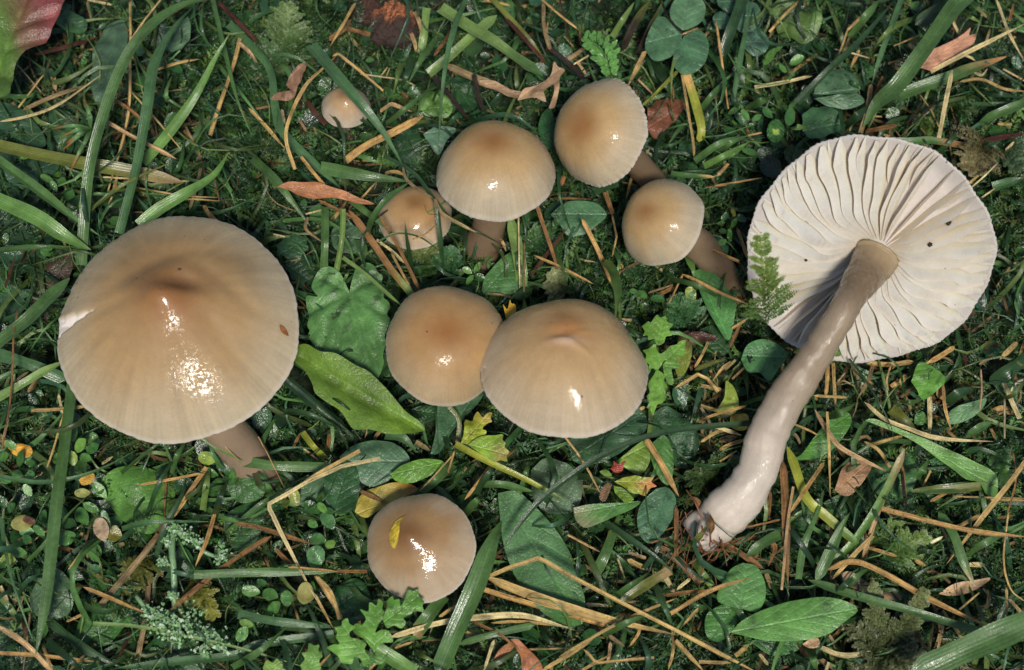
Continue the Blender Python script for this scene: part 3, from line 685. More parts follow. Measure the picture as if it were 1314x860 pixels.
leaf('F', [(362,520),(372,478),(420,455),(472,452),(512,482),(540,540),(500,562),(420,592),(372,570)], (362,560), (540,520), (58,98, 70), 'toothed dark leaf resting against the top rim of the gills', 13, serr=0.1)
leaf('F', list(oval((250,556),38,50,0.2)), (245,510), (255,606), (58,108,56), 'small oval leaf with yellow specks above the gills', 12, colfn=lambda UV, c: np.where((np.hypot(UV[:, :1]-0.55, (UV[:, 1:]-0.5)*0.8) < 0.14), lin((170,190,90)), c))
leaf('F', [(820,470),(860,440),(920,520),(945,580),(890,590),(850,540)], (830,440), (930,590), (98,128,56), 'yellow green dull leaf under dark twigs above the gills', 6)
leaf('I', [(600,450),(650,432),(725,440),(715,490),(660,505),(612,495)], (600,450), (720,470), (44,86,50), 'dark leaf under the rim of the domed mushroom', 9)
leaf('I', [(690,655),(712,560),(722,440),(800,425),(925,368),(912,420),(835,500),(782,560),(742,640),(715,660)], (695,660), (900,380), (66,106, 84), 'blue green leaf rising between the two middle mushrooms', 11, fold=0.4)
leaf('J', [(400,640),(385,590),(480,560),(600,500),(680,432),(742,470),(757,522),(732,560),(660,622),(560,690),(470,705),(410,680)], (400,680), (745,460), (58,96, 74), 'dark spotted leaf lying under the dented mushroom', 10, mottle=0.25)
leaf('J', [(760,500),(780,470),(840,440),(920,480),(985,560),(985,640),(930,715),(870,700),(830,620),(770,560)], (770,480), (950,715), (58,98, 72), 'blistered dark leaf below the bright leaflets', 8, ruf=0.2, mottle=0.25)
leaf('J', [(780,600),(830,570),(865,620),(876,700),(860,790),(820,780),(785,720),(770,650)], (800,580), (850,790), (80,130, 72), 'smooth green oval leaf behind the orange stalk', 11)
leaf('J', [(610,690),(660,650),(740,592),(772,620),(762,700),(720,747),(660,722)], (610,690), (765,610), (122,158, 76), 'yellow green rounded leaf above the reddish seedling', 10)
leaf('K', [(930,10),(990,-40),(1060,-25),(1110,0),(1150,80),(1130,170),(1080,195),(1000,190),(940,130)], (1080,195), (1000,-30), (84,112, 96), 'greyish wet leaf with a pale midrib below the dented mushroom', 10)
leaf('I', [(270,668),(330,617),(420,590),(510,600),(570,640),(595,688),(560,720),(510,750),(500,772),(450,802),(395,797),(350,762),(300,705)], (592,690), (290,690), (84,122,104), 'round blue grey leaf below the smooth yellow-green leaf', 12, ruf=0.03)
leaf('I', [(225,720),(290,686),(340,712),(362,775),(357,860),(325,925),(220,915),(200,800)], (240,920), (320,690), (44,84,52), 'dark glossy leaf with pale veins beside the round bluish leaf', 13, fold=0.3)
leaf('I', [(95,800),(150,760),(210,740),(205,880),(150,900),(90,890)], (200,900), (110,800), (80,114, 92), 'pale folded half of leaf beside the dark glossy leaf', 11)
leaf('K', [(183,190),(210,110),(285,82),(390,62),(452,92),(402,122),(300,172),(232,217)], (190,200), (450,90), (196,176,76), 'wet yellow dead leaf under the mushroom with the yellow leaflet', 13, cat='dead leaf', name='dead_leaf', mat=M_DEAD, tipcol=(160,110,56), ruf=0.15, mottle=0.3)
leaf('I', [(503,745),(560,705),(650,678),(720,680),(752,696),(722,735),(650,770),(580,787),(530,777)], (750,695), (505,748), (98,148, 62), 'small bright green spoon shaped leaf above the bottom mushroom', 15)
leaf('K', [(790,110),(870,105),(950,170),(1040,270),(1100,370),(1117,440),(1150,520),(1162,590),(1150,660),(1080,672),(1000,632),(910,540),(850,430),(815,330),(800,220)], (800,110), (1140,650), (78,122, 86), 'broad two toned leaf beside the bottom mushroom, crossed by a bent stalk', 12, fold=0.3, ruf=0.05, tipcol=(74,122,56))
leaf('L', [(403,92),(450,85),(485,130),(480,200),(440,270),(382,322),(337,292),(322,222),(343,150)], (450,85), (375,320), (78,122,100), 'oval blue green leaf beside the base of the picked stem', 13, ruf=0.03, curl=0.1)
leaf('L', [(52,172),(130,157),(250,152),(337,145),(300,180),(200,222),(110,258),(65,230)], (335,145), (52,195), (86,136, 82), 'half folded pale leaf beside the oval blue green leaf', 14, fold=0.5, tipcol=(150,150,110))
leaf('L', [(795,735),(900,728),(1022,728),(1010,772),(950,797),(880,792)], (800,735), (1015,760), (64,112, 68), 'leaf underneath the long smooth leaf at the bottom', 9)
leaf('Z', [(937,812),(955,795),(990,778),(1030,768),(1070,768),(1101,781),(1085,797),(1060,815),(1020,823),(980,822)], (937,812), (1101,781), (96,148, 84), 'long smooth bright green leaf lying level at the bottom', 16, fold=0.3, ruf=0.05)
leaf('L', [(680,583),(730,598),(747,650),(702,722),(650,740),(612,702),(620,622)], (735,600), (630,735), (72,124, 68), 'smaller round leaf under the fan shaped leaf', 12)
leaf('L', [(772,405),(830,420),(866,490),(866,560),(830,612),(770,602),(690,582),(662,550),(690,480),(722,430)], (760,600), (790,410), (84,134, 80), 'fan shaped round leaf with an orange stalk over it', 14, ruf=0.03)
leaf('P', [(230,205),(250,160),(300,143),(350,160),(379,195),(350,240),(320,279),(290,252),(250,246)], (375,200), (232,195), (80,134, 92), 'smooth round leaf tucked beside the bare picked stem', 13, ruf=0.03, curl=0.1)
leaf('P', [(95,108),(140,95),(185,130),(190,185),(140,175),(105,140)], (185,180), (95,108), (48,84,54), 'dark small leaf behind the pointed leaf below the brown stem', 9)
leaf('Z', [(890,348),(905,345),(928,362),(942,385),(943,402),(935,437),(915,412),(900,382)], (935,437), (893,348), (76,130, 78), 'pointed green leaf below the thick brown stem', 13, fold=0.35)
leaf('P', [(148,372),(175,330),(182,275),(212,308),(222,362),(182,393)], (190,275), (175,392), (134,158, 72), 'yellow green withering leaf beside the picked stem', 12, tipcol=(150,140,80))
leaf('P', [(195,385),(250,385),(247,432),(200,427)], (250,405), (195,400), (190,168, 66), 'small yellow leaf beside the picked stem', 10, cat='dead leaf', mat=M_DEAD, name='dead_leaf')
leaf('J', [(900,100),(950,90),(960,180),(940,260),(905,310),(880,240)], (920,320), (950,90), (120,138, 62), 'yellowing strip of leaf with a brown tip beside the bright leaflets', 12, tipcol=(80,50,36))
leaf('M', [(660,195),(702,100),(780,130),(832,187),(790,240),(722,287),(690,240)], (780,130), (700,280), (92,146, 66), 'bright green square leaf below the gills', 14, fold=0.3)
leaf('M', [(830,392),(870,330),(960,300),(1037,280),(1010,340),(940,390),(860,407)], (1037,280), (830,395), (104,146,116), 'pale whitish green leaf right of the square bright leaf', 10)
leaf('M', [(20,582),(100,570),(170,480),(250,390),(340,350),(362,390),(330,460),(260,540),(170,582),(90,594)], (20,585), (355,360), (76,128, 58), 'curved green leaf beside the picked stem, crossed by pink stalks', 11, fold=0.4)
leaf('M', [(425,660),(480,590),(600,600),(650,530),(682,600),(690,680),(640,770),(560,812),(480,750)], (560,812), (640,540), (66,110, 70), 'flat green leaf with a fold below the folded pale green leaf', 8)
leaf('M', [(220,800),(300,760),(380,740),(472,760),(450,830),(350,872),(270,852)], (470,760), (225,810), (46,84,48), 'dark leaf lying below the dull brown leaf', 8)
leaf('M', [(430,390),(470,383),(560,420),(680,470),(820,530),(950,590),(1050,632),(1096,685),(1088,772),(1030,772),(1000,702),(930,690),(850,632),(740,542),(620,470)], (430,390), (1090,720), (108,156, 92), 'folded pale green leaf lying aslant with its keel showing', 14, fold=0.55, ruf=0.04, curl=0.1)
leaf('T', [(28,110),(60,160),(97,250),(102,320),(70,400),(40,422),(32,300)], (35,110), (50,420), (54,98, 62), 'dark leaf behind the rusty upright stalks', 7)
leaf('M', [(275,742),(322,620),(392,580),(462,610),(432,680),(372,752),(320,767)], (275,750), (455,600), (168,128, 92), 'dull brown dead leaf lying among grass below the gills', 10, cat='dead leaf', name='dead_leaf', mat=M_DEAD, ruf=0.1)
leaf('H', [(335,290),(400,237),(480,222),(560,237),(612,295),(560,350),(500,387),(420,392),(380,340)], (612,295), (340,290), (78,122, 98), 'oval blue green leaf between the round and the leaning mushroom', 12, ruf=0.03)
leaf('H', [(5,605),(100,502),(172,470),(182,560),(172,660),(90,692),(0,682)], (0,690), (175,480), (74,122, 76), 'flat green leaf beside the bent brown stem', 11, ruf=0.03)
leaf('H', [(720,470),(780,480),(800,560),(740,620),(690,580)], (700,590), (780,480), (44,84,50), 'dark mossy leaf below the leaning mushroom', 6)
leaf('C', [(345,210),(400,165),(480,155),(562,180),(602,250),(582,330),(540,382),(490,387),(420,342),(360,262)], (350,200), (560,380), (88,138, 70), 'large soft green leaf below the large mushroom, half in shade', 9, ruf=0.12, mottle=0.2)
leaf('C', [(103,600),(150,522),(190,505),(240,550),(252,620),(220,672),(150,682),(110,652)], (115,670), (220,520), (80,112, 90), 'round grey green leaf crossed by the long upright blade', 10)
leaf('C', [(255,740),(300,640),(400,630),(492,650),(440,700),(370,772),(290,782)], (270,780), (485,645), (60,108, 56), 'green leaf beneath the pale lichen', 7)
leaf('C', [(470,830),(540,742),(640,745),(692,800),(682,872),(470,872)], (480,860), (680,790), (44,84,52), 'dark leaf below the pale lichen at the bottom edge', 6)
leaf('C', [(770,335),(830,290),(900,280),(917,330),(882,410),(820,452),(780,402)], (780,410), (910,290), (50,92, 54), 'dark leaf beneath the stem base of the large mushroom', 9)
leaf('C', [(790,180),(850,170),(905,208),(905,262),(830,282),(785,240)], (790,185), (905,262), (60,102, 60), 'leaf resting against the stem of the large mushroom', 12)
leaf('C', [(1030,240),(1080,190),(1180,160),(1200,260),(1120,330),(1040,320)], (1040,320), (1190,170), (52,96, 62), 'dark leaf under the bent pale stalk', 8)
leaf('C', [(-10,700),(60,680),(120,740),(140,830),(60,870),(-10,840)], (-10,700), (130,850), (40,72, 56), 'dark leaf in the lower corner under tan stalks', 5)
leaf('K', [(105,500),(190,470),(240,520),(250,600),(170,650),(90,600)], (100,600), (245,500), (46,90, 56), 'wet dark leaf behind the bottom mushroom and the lobed plant', 8)
leaf('N', [(1100,790),(1160,770),(1230,790),(1230,870),(1130,860)], (1100,800), (1230,850), (52,92, 56), 'dark rounded leaf in the corner beneath the wide blade', 5)
leaf('M', [(750,590),(820,560),(860,600),(840,640),(780,640)], (750,600), (860,620), (60,108, 66), 'small leaf underneath the folded pale green leaf', 8)
leaf('M', [(680,360),(720,345),(735,380),(720,410),(680,405)], (735,345), (680,410), (78,130, 70), 'tiny green leaf beside the pale upright stub', 9)

# the big leaf running out of the upper corner: green, blushing red at its outer edge
def blush(UV, c):
    k = smooth(0.46, 0.62, UV[:, 1:] * 0.55 + UV[:, :1] * 0.42 + 0.05 * wob(UV[:, :1] * 9, UV[:, 1:] * 9, 4)); k2 = smooth(0.62, 0.8, UV[:, 1:] * 0.6 + UV[:, :1] * 0.42)
    c = c * (1 - k) + lin((112, 82, 58)) * k; return c * (1 - k2) + lin((136, 70, 66)) * k2 * (1 + 0.25 * wob(UV[:, :1] * 16, UV[:, 1:] * 16, 14))
leaf('A', [(-90,380),(38,378),(50,300),(95,210),(150,180),(172,172),(205,110),(250,10),(262,-40),(-90,-60)], (-60,400), (120,-60), (90,126,60), 'broad green leaf with a red blushed edge in the upper corner', 26, fold=0.1, curl=0.15, ruf=0.07, steps=30, mottle=0.3, veins=[[(-60,400),(20,180),(120,-60)], [(10,200),(90,170),(165,150)], [(40,120),(120,90),(210,60)], [(-20,280),(30,290),(48,300)]], colfn=lambda UV, c: blush(np.c_[UV[:, 0], 1 - UV[:, 1]], c))
# scalloped leaf and its yellow-green neighbour
SC = [(235,152),(215,112),(195,76),(150,50),(100,65),(68,120),(76,150),(95,175),(46,170),(45,215),(55,250),(48,300),(58,320),(50,345),(72,380),(100,420),(180,437),(260,482),(330,517),(362,537),(388,470),(384,440),(397,380),(392,350),(417,290),(402,255),(416,225),(406,195),(386,180),(394,130),(376,112),(381,80),(362,70),(346,45),(310,30),(266,55),(250,100)]
leaf('U', SC, (235,150), (362,537), (88,136,86), 'scalloped heart shaped leaf between the large and the domed mushroom', 14, fold=0.12, ruf=0.08, steps=36, mottle=0.18, veins=[[(235,150),(238,330),(300,500)], [(228,170),(160,290),(115,405)], [(233,190),(200,320),(180,428)], [(240,190),(300,300),(345,400),(352,470)], [(236,240),(236,380),(240,460)], [(240,165),(320,210),(395,260)], [(230,160),(150,200),(55,235)], [(228,150),(150,110),(110,90)], [(242,150),(310,110),(370,100)]])
leaf('U', [(-10,400),(50,398),(110,430),(180,440),(265,490),(325,520),(400,590),(480,680),(545,725),(566,758),(500,784),(400,788),(330,770),(255,766),(200,690),(140,650),(88,610),(75,570),(40,510),(-10,460)], (-10,420), (566,758), (98,132,54), 'smooth yellow-green leaf with wavy edge below the scalloped leaf', 18, fold=0.14, ruf=0.05, curl=0.12, steps=30, vk=-0.35, veins=[[(-10,420),(100,500),(270,615),(566,758)]])

# dead curled leaves and litter
leaf('G', [(58,158),(120,143),(190,148),(300,165),(400,190),(480,215),(550,238),(480,245),(400,230),(320,218),(230,222),(180,212),(120,175)], (58,160), (550,238), (178,118,76), 'glossy curled brown dead leaf above the scalloped leaf', 17, cat='dead leaf', name='dead_leaf', mat=M_DEAD, fold=0.8, curl=0.3, ruf=0.1)
leaf('E', [(170,500),(200,450),(250,430),(330,380),(350,320),(370,335),(405,345),(380,400),(375,470),(350,540),(325,545),(350,480),(345,430),(300,470),(310,520),(260,505),(215,500)], (170,500), (400,330), (186,150,112), 'ragged tan dead leaf between the round and egg shaped mushrooms', 16, cat='dead leaf', name='dead_leaf', mat=M_DEAD, fold=0.5, ruf=0.25, mottle=0.25)
leaf('E', [(-20,400),(60,410),(140,450),(195,460),(190,492),(130,490),(60,455),(-20,425)], (-20,410), (195,480), (170,136,100), 'narrow speckled dead strip above the round mushroom', 15, cat='dead leaf', name='dead_leaf', mat=M_DEAD, fold=0.6, mottle=0.3)
leaf('E', [(815,530),(870,485),(950,490),(1002,520),(962,590),(900,652),(850,692),(818,640)], (815,640), (1000,515), (128,80,56), 'crumpled reddish brown dead leaf behind the egg shaped mushroom', 10, cat='dead leaf', name='dead_leaf', mat=M_DEAD, ruf=0.25)
leaf('F', [(850,285),(900,225),(960,195),(1040,150),(1075,120),(1070,150),(1098,145),(1085,190),(1020,240),(960,275),(905,305)], (855,290), (1085,140), (206,150,118), 'pink brown wood splinter with a forked broken end', 14, cat='wood splinter', name='wood_splinter', mat=M_DEAD, fold=0.5, ruf=0.05)
leaf('K', [(840,730),(880,735),(925,780),(970,830),(975,870),(900,870),(885,800)], (840,730), (960,870), (176,112,70), 'small rusty dead leaf at the bottom edge', 11, cat='dead leaf', name='dead_leaf', mat=M_DEAD, fold=0.5, ruf=0.2)
leaf('K', [(770,820),(800,770),(850,740),(857,765),(820,800),(780,835)], (770,830), (855,750), (180,120,74), 'curled tan bract beside the small rusty dead leaf', 11, cat='dead leaf', name='dead_leaf', mat=M_DEAD, fold=0.6)
leaf('A', [(1028,375),(1060,350),(1110,355),(1090,320),(1130,260),(1165,240),(1160,290),(1130,350),(1120,380),(1070,385)], (1160,245), (1030,375), (150,112,84), 'twisted grey brown leaf scrap near the tiny mushroom', 15, cat='dead leaf', name='dead_leaf', mat=M_DEAD, fold=0.5, ruf=0.25)
leaf('T', [(585,580),(640,545),(720,530),(775,520),(760,540),(700,575),(640,590)], (585,585), (775,525), (200,164,120), 'pale curled husk in the litter below the gills', 9, cat='dead leaf', name='dead_leaf', mat=M_DEAD, fold=0.7, ruf=0.1)
leaf('T', [(225,505),(260,500),(330,540),(400,570),(450,590),(430,608),(350,590),(270,560),(230,530)], (225,510), (445,600), (200,166,124), 'flat pale papery strip under the long green blade', 9, cat='dead leaf', name='dead_leaf', mat=M_DEAD, fold=0.5, ruf=0.15)
leaf('T', [(85,765),(120,742),(147,748),(142,775),(110,780)], (85,770), (147,750), (210,170,126), 'small tan papery scale beside the long smooth leaf', 15, cat='dead leaf', name='dead_leaf', mat=M_DEAD, fold=0.6)
leaf('J', [(940,100),(990,90),(1080,120),(1060,135),(1000,145),(950,140)], (940,100), (1080,125), (84,56,42), 'dark brown shrivelled scrap beside the bright leaflets', 13, cat='dead leaf', name='dead_leaf', mat=M_DEAD, ruf=0.3)
leaf('C', [(28,95),(60,78),(100,85),(112,110),(90,128),(50,118)], (28,95), (112,115), (216,160,56), 'orange yellow fallen leaflet beside the creeping plant', 13, cat='dead leaf', name='dead_leaf', mat=M_DEAD)
leaf('C', [(272,205),(300,180),(325,185),(318,212),(285,222)], (272,210), (325,185), (200,152,52), 'small ochre fallen leaflet among the creeping leaves', 13, cat='dead leaf', name='dead_leaf', mat=M_DEAD)
leaf('H', [(98,735),(120,760),(133,715),(140,735),(160,740),(162,800),(145,840),(125,845),(112,800)], (140,845), (130,715), (222,170,44), 'yellow toothed leaflet between the domed and dented mushrooms', 22, cat='dead leaf', name='dead_leaf', mat=M_DEAD)

# ================================================================ grass blades one can follow in the photograph
B = blade
B('A', [(310,1010),(320,860),(340,650),(390,450),(470,240),(560,110),(690,20),(830,-10)], 15, 'mid', (12,20,27,29,24), (0,0.4), label='long arching green grass blade bending over from beside the large mushroom')
B('A', [(455,890),(520,640),(560,420),(590,240),(660,110),(740,20)], 15.5, 'blue', (14,24,25,14), (0,0.7), label='upright blue green blade rising from behind the large mushroom')
B('A', [(545,620),(640,510),(740,370),(820,220),(872,130)], 13, 'bright', (12,20,24), label='pointed bright blade tapering upward beside the upright blue green one')
B('A', [(530,860),(600,800),(700,740),(810,670),(868,585)], 16, 'bright', (22,24,22), label='pointed bright blade tip just above the large mushroom')
B('A', [(805,-20),(850,170),(900,370),(960,520)], 6, 'mid')
B('A', [(-30,550),(150,590),(330,625),(480,650),(700,695)], 17, 'olive', (13,15,12), (0,0.2), end='dull')
B('Q', [(-20,320),(200,480),(400,640),(580,765)], 13, 'mid', (18,17,14), fold=0.8)
B('Q', [(-20,540),(200,640),(350,740),(500,820)], 20, 'bright', (20,20,15), (0,0.6))
B('Q', [(-20,825),(200,805),(440,805)], 8, 'mid')
B('Q', [(500,600),(680,460),(960,330)], 5, 'olive')
B('A', [(870,90),(960,180),(1030,270),(1050,420),(1090,520),(1300,720)], 11, 'blue', (12,14,14,12), (0,0.3))
B('A', [(960,600),(1060,700),(1180,860)], 12, 'mid')
B('D', [(235,230),(360,380),(480,520),(600,670),(720,870)], 17, 'blue', (24,29,26,18), (0,1.2), label='blue green cut blade lying over the tiny mushroom')
B('D', [(1035,-10),(970,150),(930,320),(905,520),(890,740)], 7, 'blue', (16,26,22,22))
B('D', [(900,40),(1050,140),(1170,210),(1280,290),(1420,385)], 17, 'light', (18,19,17), (0,0.2), end='mid')
B('D', [(840,380),(960,280),(1080,170),(1190,80)], 13, 'light', (12,15,15), (0,0.2))
B('D', [(620,640),(720,560),(840,460)], 8, 'mid')
B('D', [(830,40),(815,180),(795,310)], 10, 'light', (13,12,9), (0,0.2))
B('D', [(880,200),(800,310),(730,440)], 9, 'mid'); B('D', [(700,320),(680,400),(660,480)], 8, 'light'); B('D', [(775,265),(730,380),(690,470)], 12, 'dark')
B('G', [(280,58),(420,85),(560,108),(720,128)], 16, 'mid', (20,22,19), (0,1), label='short wide cut blade lying level above the half hidden mushroom')
B('G', [(515,400),(540,315),(610,220),(720,135)], 9, 'mid', (18,30,27), (0,0.5), label='blade curving over the flank of the half hidden mushroom')
B('G', [(702,330),(712,420),(740,580)], 5.5, 'dark', (30,27,14), (0.8,0))
B('G', [(862,235),(880,420),(900,600)], 7, 'dark', (24,20,12)); B('G', [(1005,340),(1005,450),(995,560)], 6, 'dark')
B('G', [(302,255),(300,420),(295,580)], 10, 'mid', (16,18,14), (0,0)); B('G', [(390,265),(385,420),(358,575)], 7, 'light', (18,18,14), (0,0), fold=0.8)
B('G', [(420,270),(530,420),(640,580),(750,715)], 9, 'rust', (18,20,18), (0.3,0), end='bright', label='two coloured stalk fading from rusty brown to green beside the half hidden mushroom')
B('G', [(390,510),(500,590),(600,680),(695,760)], 5, 'light', (18,19,20), (0,0.5))
B('G', [(570,430),(660,390),(780,410),(890,490)], 3, 'mid', (26,28,16)); B('G', [(470,420),(490,480),(490,550)], 13, 'mid', (11,12,10))
B('G', [(600,0),(750,90),(850,220),(950,330),(1100,400),(1230,470)], 5, 'dark', (18,20,19,18,12))
B('G', [(390,640),(410,600),(425,570)], 5, 'light'); B('G', [(215,585),(330,590),(450,590)], 5, 'mid')
B('G', [(430,220),(520,290),(600,350),(660,430)], 9, 'mid', (15,16,14))
B('H', [(130,290),(160,420),(185,560),(190,650)], 16, 'light', (14,13,10), (0.5,0))
B('H', [(605,515),(650,590),(667,690),(655,805)], 13, 'bright', (18,30,42), (0.2,1), label='fresh blade tip standing over the dented mushroom')
B('H', [(1005,480),(1040,560),(1045,610)], 9, 'bright', (14,15,14)); B('H', [(350,460),(400,560),(450,640)], 6, 'mid')
B('H', [(540,170),(600,150),(665,125)], 14, 'dark', (16,18,20), (0.5,0)); B('H', [(930,90),(1020,100),(1150,105)], 9, 'mid', (14,15,13), (0,0.8), end='straw')
B('E', [(1085,540),(1140,470),(1218,385)], 9, 'mid', (12,15,14)); B('E', [(1008,368),(1055,520),(1082,640),(1070,705)], 11, 'yel', (14,15,12), (0,0.1), start='orange')
B('E', [(1235,520),(1270,320),(1310,100),(1320,0)], 7, 'blue', (13,16,15)); B('E', [(1180,300),(1230,150),(1290,-10)], 14, 'dark', (14,17,17), (0.3,0))
B('E', [(1050,800),(1180,710),(1314,675)], 9, 'mid', (14,18,14)); B('E', [(1095,825),(1200,770),(1320,705)], 8, 'bright', (14,17,14))
B('E', [(640,185),(700,90),(750,10)], 8, 'light', (10,14,12)); B('E', [(40,-10),(130,90),(240,210),(310,310)], 8, 'olive', (14,15,10))
B('E', [(850,300),(900,400),(950,510)], 13, 'dark'); B('E', [(660,390),(600,250),(560,160)], 8, 'dark')
B('F', [(620,540),(680,440),(760,370),(880,210),(1000,40),(1060,-20)], 22, 'mid', (12,18,22,20), (0.5,0), label='broad green blade running up from the gills toward the upper edge')
B('F', [(735,425),(850,375),(980,330),(1080,290),(1230,240)], 16, 'mid', (12,14,13), (0.2,0.7), end='rust', label='broad green blade turning rusty at its tip beside the pale leaning stalk')
B('F', [(660,350),(700,220),(760,60),(785,-10)], 7, 'blue', (14,17,15), (0.6,0)); B('F', [(340,435),(460,310),(600,180),(760,-5)], 9, 'dark')
B('F', [(565,160),(640,60),(700,-10)], 10, 'mid'); B('F', [(840,105),(930,50),(1000,-5)], 18, 'dark', (12,14,13), (0.3,0)); B('F', [(120,470),(190,430),(242,410)], 12, 'mid')
B('F', [(-10,665),(60,605),(135,575)], 8, 'mid'); B('F', [(-10,695),(70,650),(142,595)], 7, 'bright')
B('F', [(1110,520),(1200,480),(1310,435)], 13, 'mid', (10,13,14), (0.6,0)); B('F', [(690,600),(820,600),(920,597),(1060,622)], 10, 'mid', (12,13,11), (0.2,0), end='rust')
B('F', [(1170,795),(1310,755)], 14, 'blue'); B('F', [(1200,680),(1310,722)], 9, 'dark'); B('F', [(175,-5),(260,80),(312,175)], 5, 'light')
B('F', [(1055,-10),(1100,30),(1145,75)], 14, 'mid', end='dull'); B('F', [(1035,55),(1080,75),(1125,100)], 7, 'light')
B('F', [(300,545),(340,540),(400,545)], 9, 'bright'); B('F', [(540,540),(600,490),(650,440)], 11, 'dark'); B('F', [(1100,400),(1200,400),(1303,420)], 8, 'dark')
B('B', [(-20,515),(100,420),(180,340),(265,258)], 19, 'mid', (20,21,18), (0,0.4), label='wide blade slanting up to the torn rim of the large mushroom')
B('B', [(-20,545),(100,580),(250,645)], 16, 'blue', (14,15,13), (0,0.1)); B('R', [(-20,480),(120,400),(240,330),(365,268)], 11, 'light', (18,20,18), (0,0.6))
B('Z', [(96,470),(80,590),(72,650),(60,760),(46,840)], 15, 'mid', (14,20,21,20,18), (0,0.3), label='long upright blade passing over the creeping plant below the large mushroom')
B('B', [(1085,640),(1180,720),(1290,810)], 13, 'deep', (20,17,12), (0,0), fold=0.9); B('I', [(0,300),(150,420),(320,565)], 10, 'dark', (18,16,12), fold=0.7)
B('I', [(-10,460),(120,470),(310,555)], 8, 'dark'); B('I', [(100,555),(150,620),(205,675)], 8, 'yel', (10,12,8), (0,0))
B('C', [(838,140),(960,155),(1130,160)], 13, 'mid', (16,17,15), (0,0), label='short cut blade lying level beside the stem of the large mushroom'); B('C', [(680,48),(760,100),(840,140)], 5, 'bright', (24,22,18))
B('C', [(780,390),(900,290),(1045,195)], 8, 'mid'); B('C', [(1170,520),(1000,520),(800,525),(668,530)], 11, 'mid', (15,16,16), (0.7,0), label='wedge shaped cut blade lying level above the pale lichen end')
B('C', [(420,372),(520,350),(725,348)], 7, 'blue'); B('C', [(1145,712),(950,690),(820,665)], 12, 'blue', (15,16,15), (1,0))
B('C', [(320,698),(480,710),(680,750),(850,790),(1070,855)], 4.5, 'light', (15,16,14)); B('C', [(390,855),(600,830),(800,810),(900,770),(1150,735)], 11, 'blue', (10,12,11), (0.5,0))
B('C', [(592,185),(612,120),(652,55)], 8, 'mid'); B('C', [(540,465),(570,370),(630,250),(642,185)], 8, 'dark'); B('C', [(-10,190),(120,212),(240,200),(360,160),(475,98)], 6, 'blue', (18,20,16))
B('C', [(0,330),(40,540),(125,790)], 5, 'blue', (16,18,14)); B('C', [(95,485),(150,430),(230,330),(295,265)], 6, 'mid'); B('C', [(175,695),(300,790),(430,855)], 13, 'dark', (10,11,9))
B('C', [(700,310),(712,220),(722,155)], 9, 'light'); B('C', [(330,410),(280,460),(235,512)], 7, 'mid', end='orange'); B('C', [(800,850),(900,790),(1000,700)], 9, 'mid'); B('C', [(1150,860),(1090,700),(1040,600)], 8, 'dark')
B('C', [(160,760),(240,820),(300,880)], 12, 'deep'); B('C', [(740,330),(760,260),(790,200)], 8, 'deep'); B('C', [(880,180),(900,230),(940,250)], 9, 'mid')
B('K', [(535,880),(610,700),(690,520),(760,330),(805,225)], 25, 'mid', (14,20,22,18), (0.15,0.5), fold=0.5, label='long glossy broad blade standing beside the mushroom with the yellow leaflet')
B('Z', [(645,705),(665,675),(690,645),(730,612),(775,583),(830,560),(890,549),(962,543)], 7.5, 'dark', (18,20,24,22,18), (0.3,0), label='long thin dark blade curving from the broad leaf to the picked stem')
B('K', [(435,715),(490,640),(560,545)], 18, 'mid', (11,14,14), (0.1,0), start='dull'); B('K', [(615,752),(760,710),(945,668)], 9, 'mid', (11,13,12), (0.4,0.1))
B('Z', [(584,570),(625,592),(680,618),(738,650)], 9, 'yel', (18,19,14), (0,1), end='mid', label='yellow green pointed blade with a cut end below the dented mushroom'); B('I', [(908,800),(1020,795),(1175,832)], 10, 'mid', (16,17,14), (0.4,0.8))
B('K', [(262,755),(350,815),(440,870)], 18, 'bright', (15,14,12), (0.2,0)); B('K', [(125,685),(160,780),(195,870)], 14, 'blue', (18,17,13), (0.6,0)); B('K', [(465,105),(530,50),(600,-15)], 12, 'mid', (12,15,12), (0,0))
B('K', [(-10,663),(80,672)], 8, 'blue'); B('I', [(775,435),(820,500),(815,610)], 6, 'olive', (15,14,12), (0,0)); B('I', [(880,860),(960,740),(1000,690)], 8, 'dark'); B('I', [(1090,860),(1130,740),(1150,680)], 7, 'mid')
B('I', [(480,570),(560,580),(630,650)], 12, 'blue', (10,11,9)); B('K', [(690,380),(760,400),(830,400)], 8, 'bright'); B('K', [(650,200),(700,140),(720,120)], 10, 'mid')
B('L', [(185,232),(300,310),(400,380),(475,445)], 9, 'dark', (14,16,13)); B('L', [(558,392),(600,450),(642,505)], 9, 'light', (10,13,10), (0,0)); B('L', [(210,560),(300,500),(375,445)], 9, 'mid'); B('L', [(245,575),(340,510),(462,435)], 13, 'olive', (12,13,12), (0.3,0), end='dull')
B('L', [(400,500),(440,590),(482,700)], 9, 'blue'); B('L', [(175,710),(280,660),(405,608)], 9, 'mid'); B('L', [(145,450),(190,360),(255,180)], 14, 'mid', (10,12,10)); B('L', [(785,380),(860,320),(945,275)], 13, 'mid', (16,17,15), (0.5,0))
B('Z', [(1010,572),(1020,600),(1035,640),(1062,665),(1108,705)], 13, 'yel', (14,17,15), (0.3,0.2), end='bright', label='yellowish blade bending down right of the rusty upright stalks')
B('T', [(135,535),(190,420),(230,330),(262,278)], 15, 'mid', (14,17,18), (0.3,1)); B('T', [(195,465),(280,380),(360,260),(430,120),(462,45)], 10, 'bright', (13,17,20), (0,0.2), end='dull', label='bright green straight stalk leaning over the litter toward the folded pale green leaf')
B('T', [(70,525),(90,400),(140,280),(165,195)], 9, 'mid'); B('T', [(105,528),(280,585),(480,640),(640,690),(800,735)], 11, 'mid', (14,17,18,15), (0.2,0.2), label='long narrow green blade lying aslant over the moss shoot')
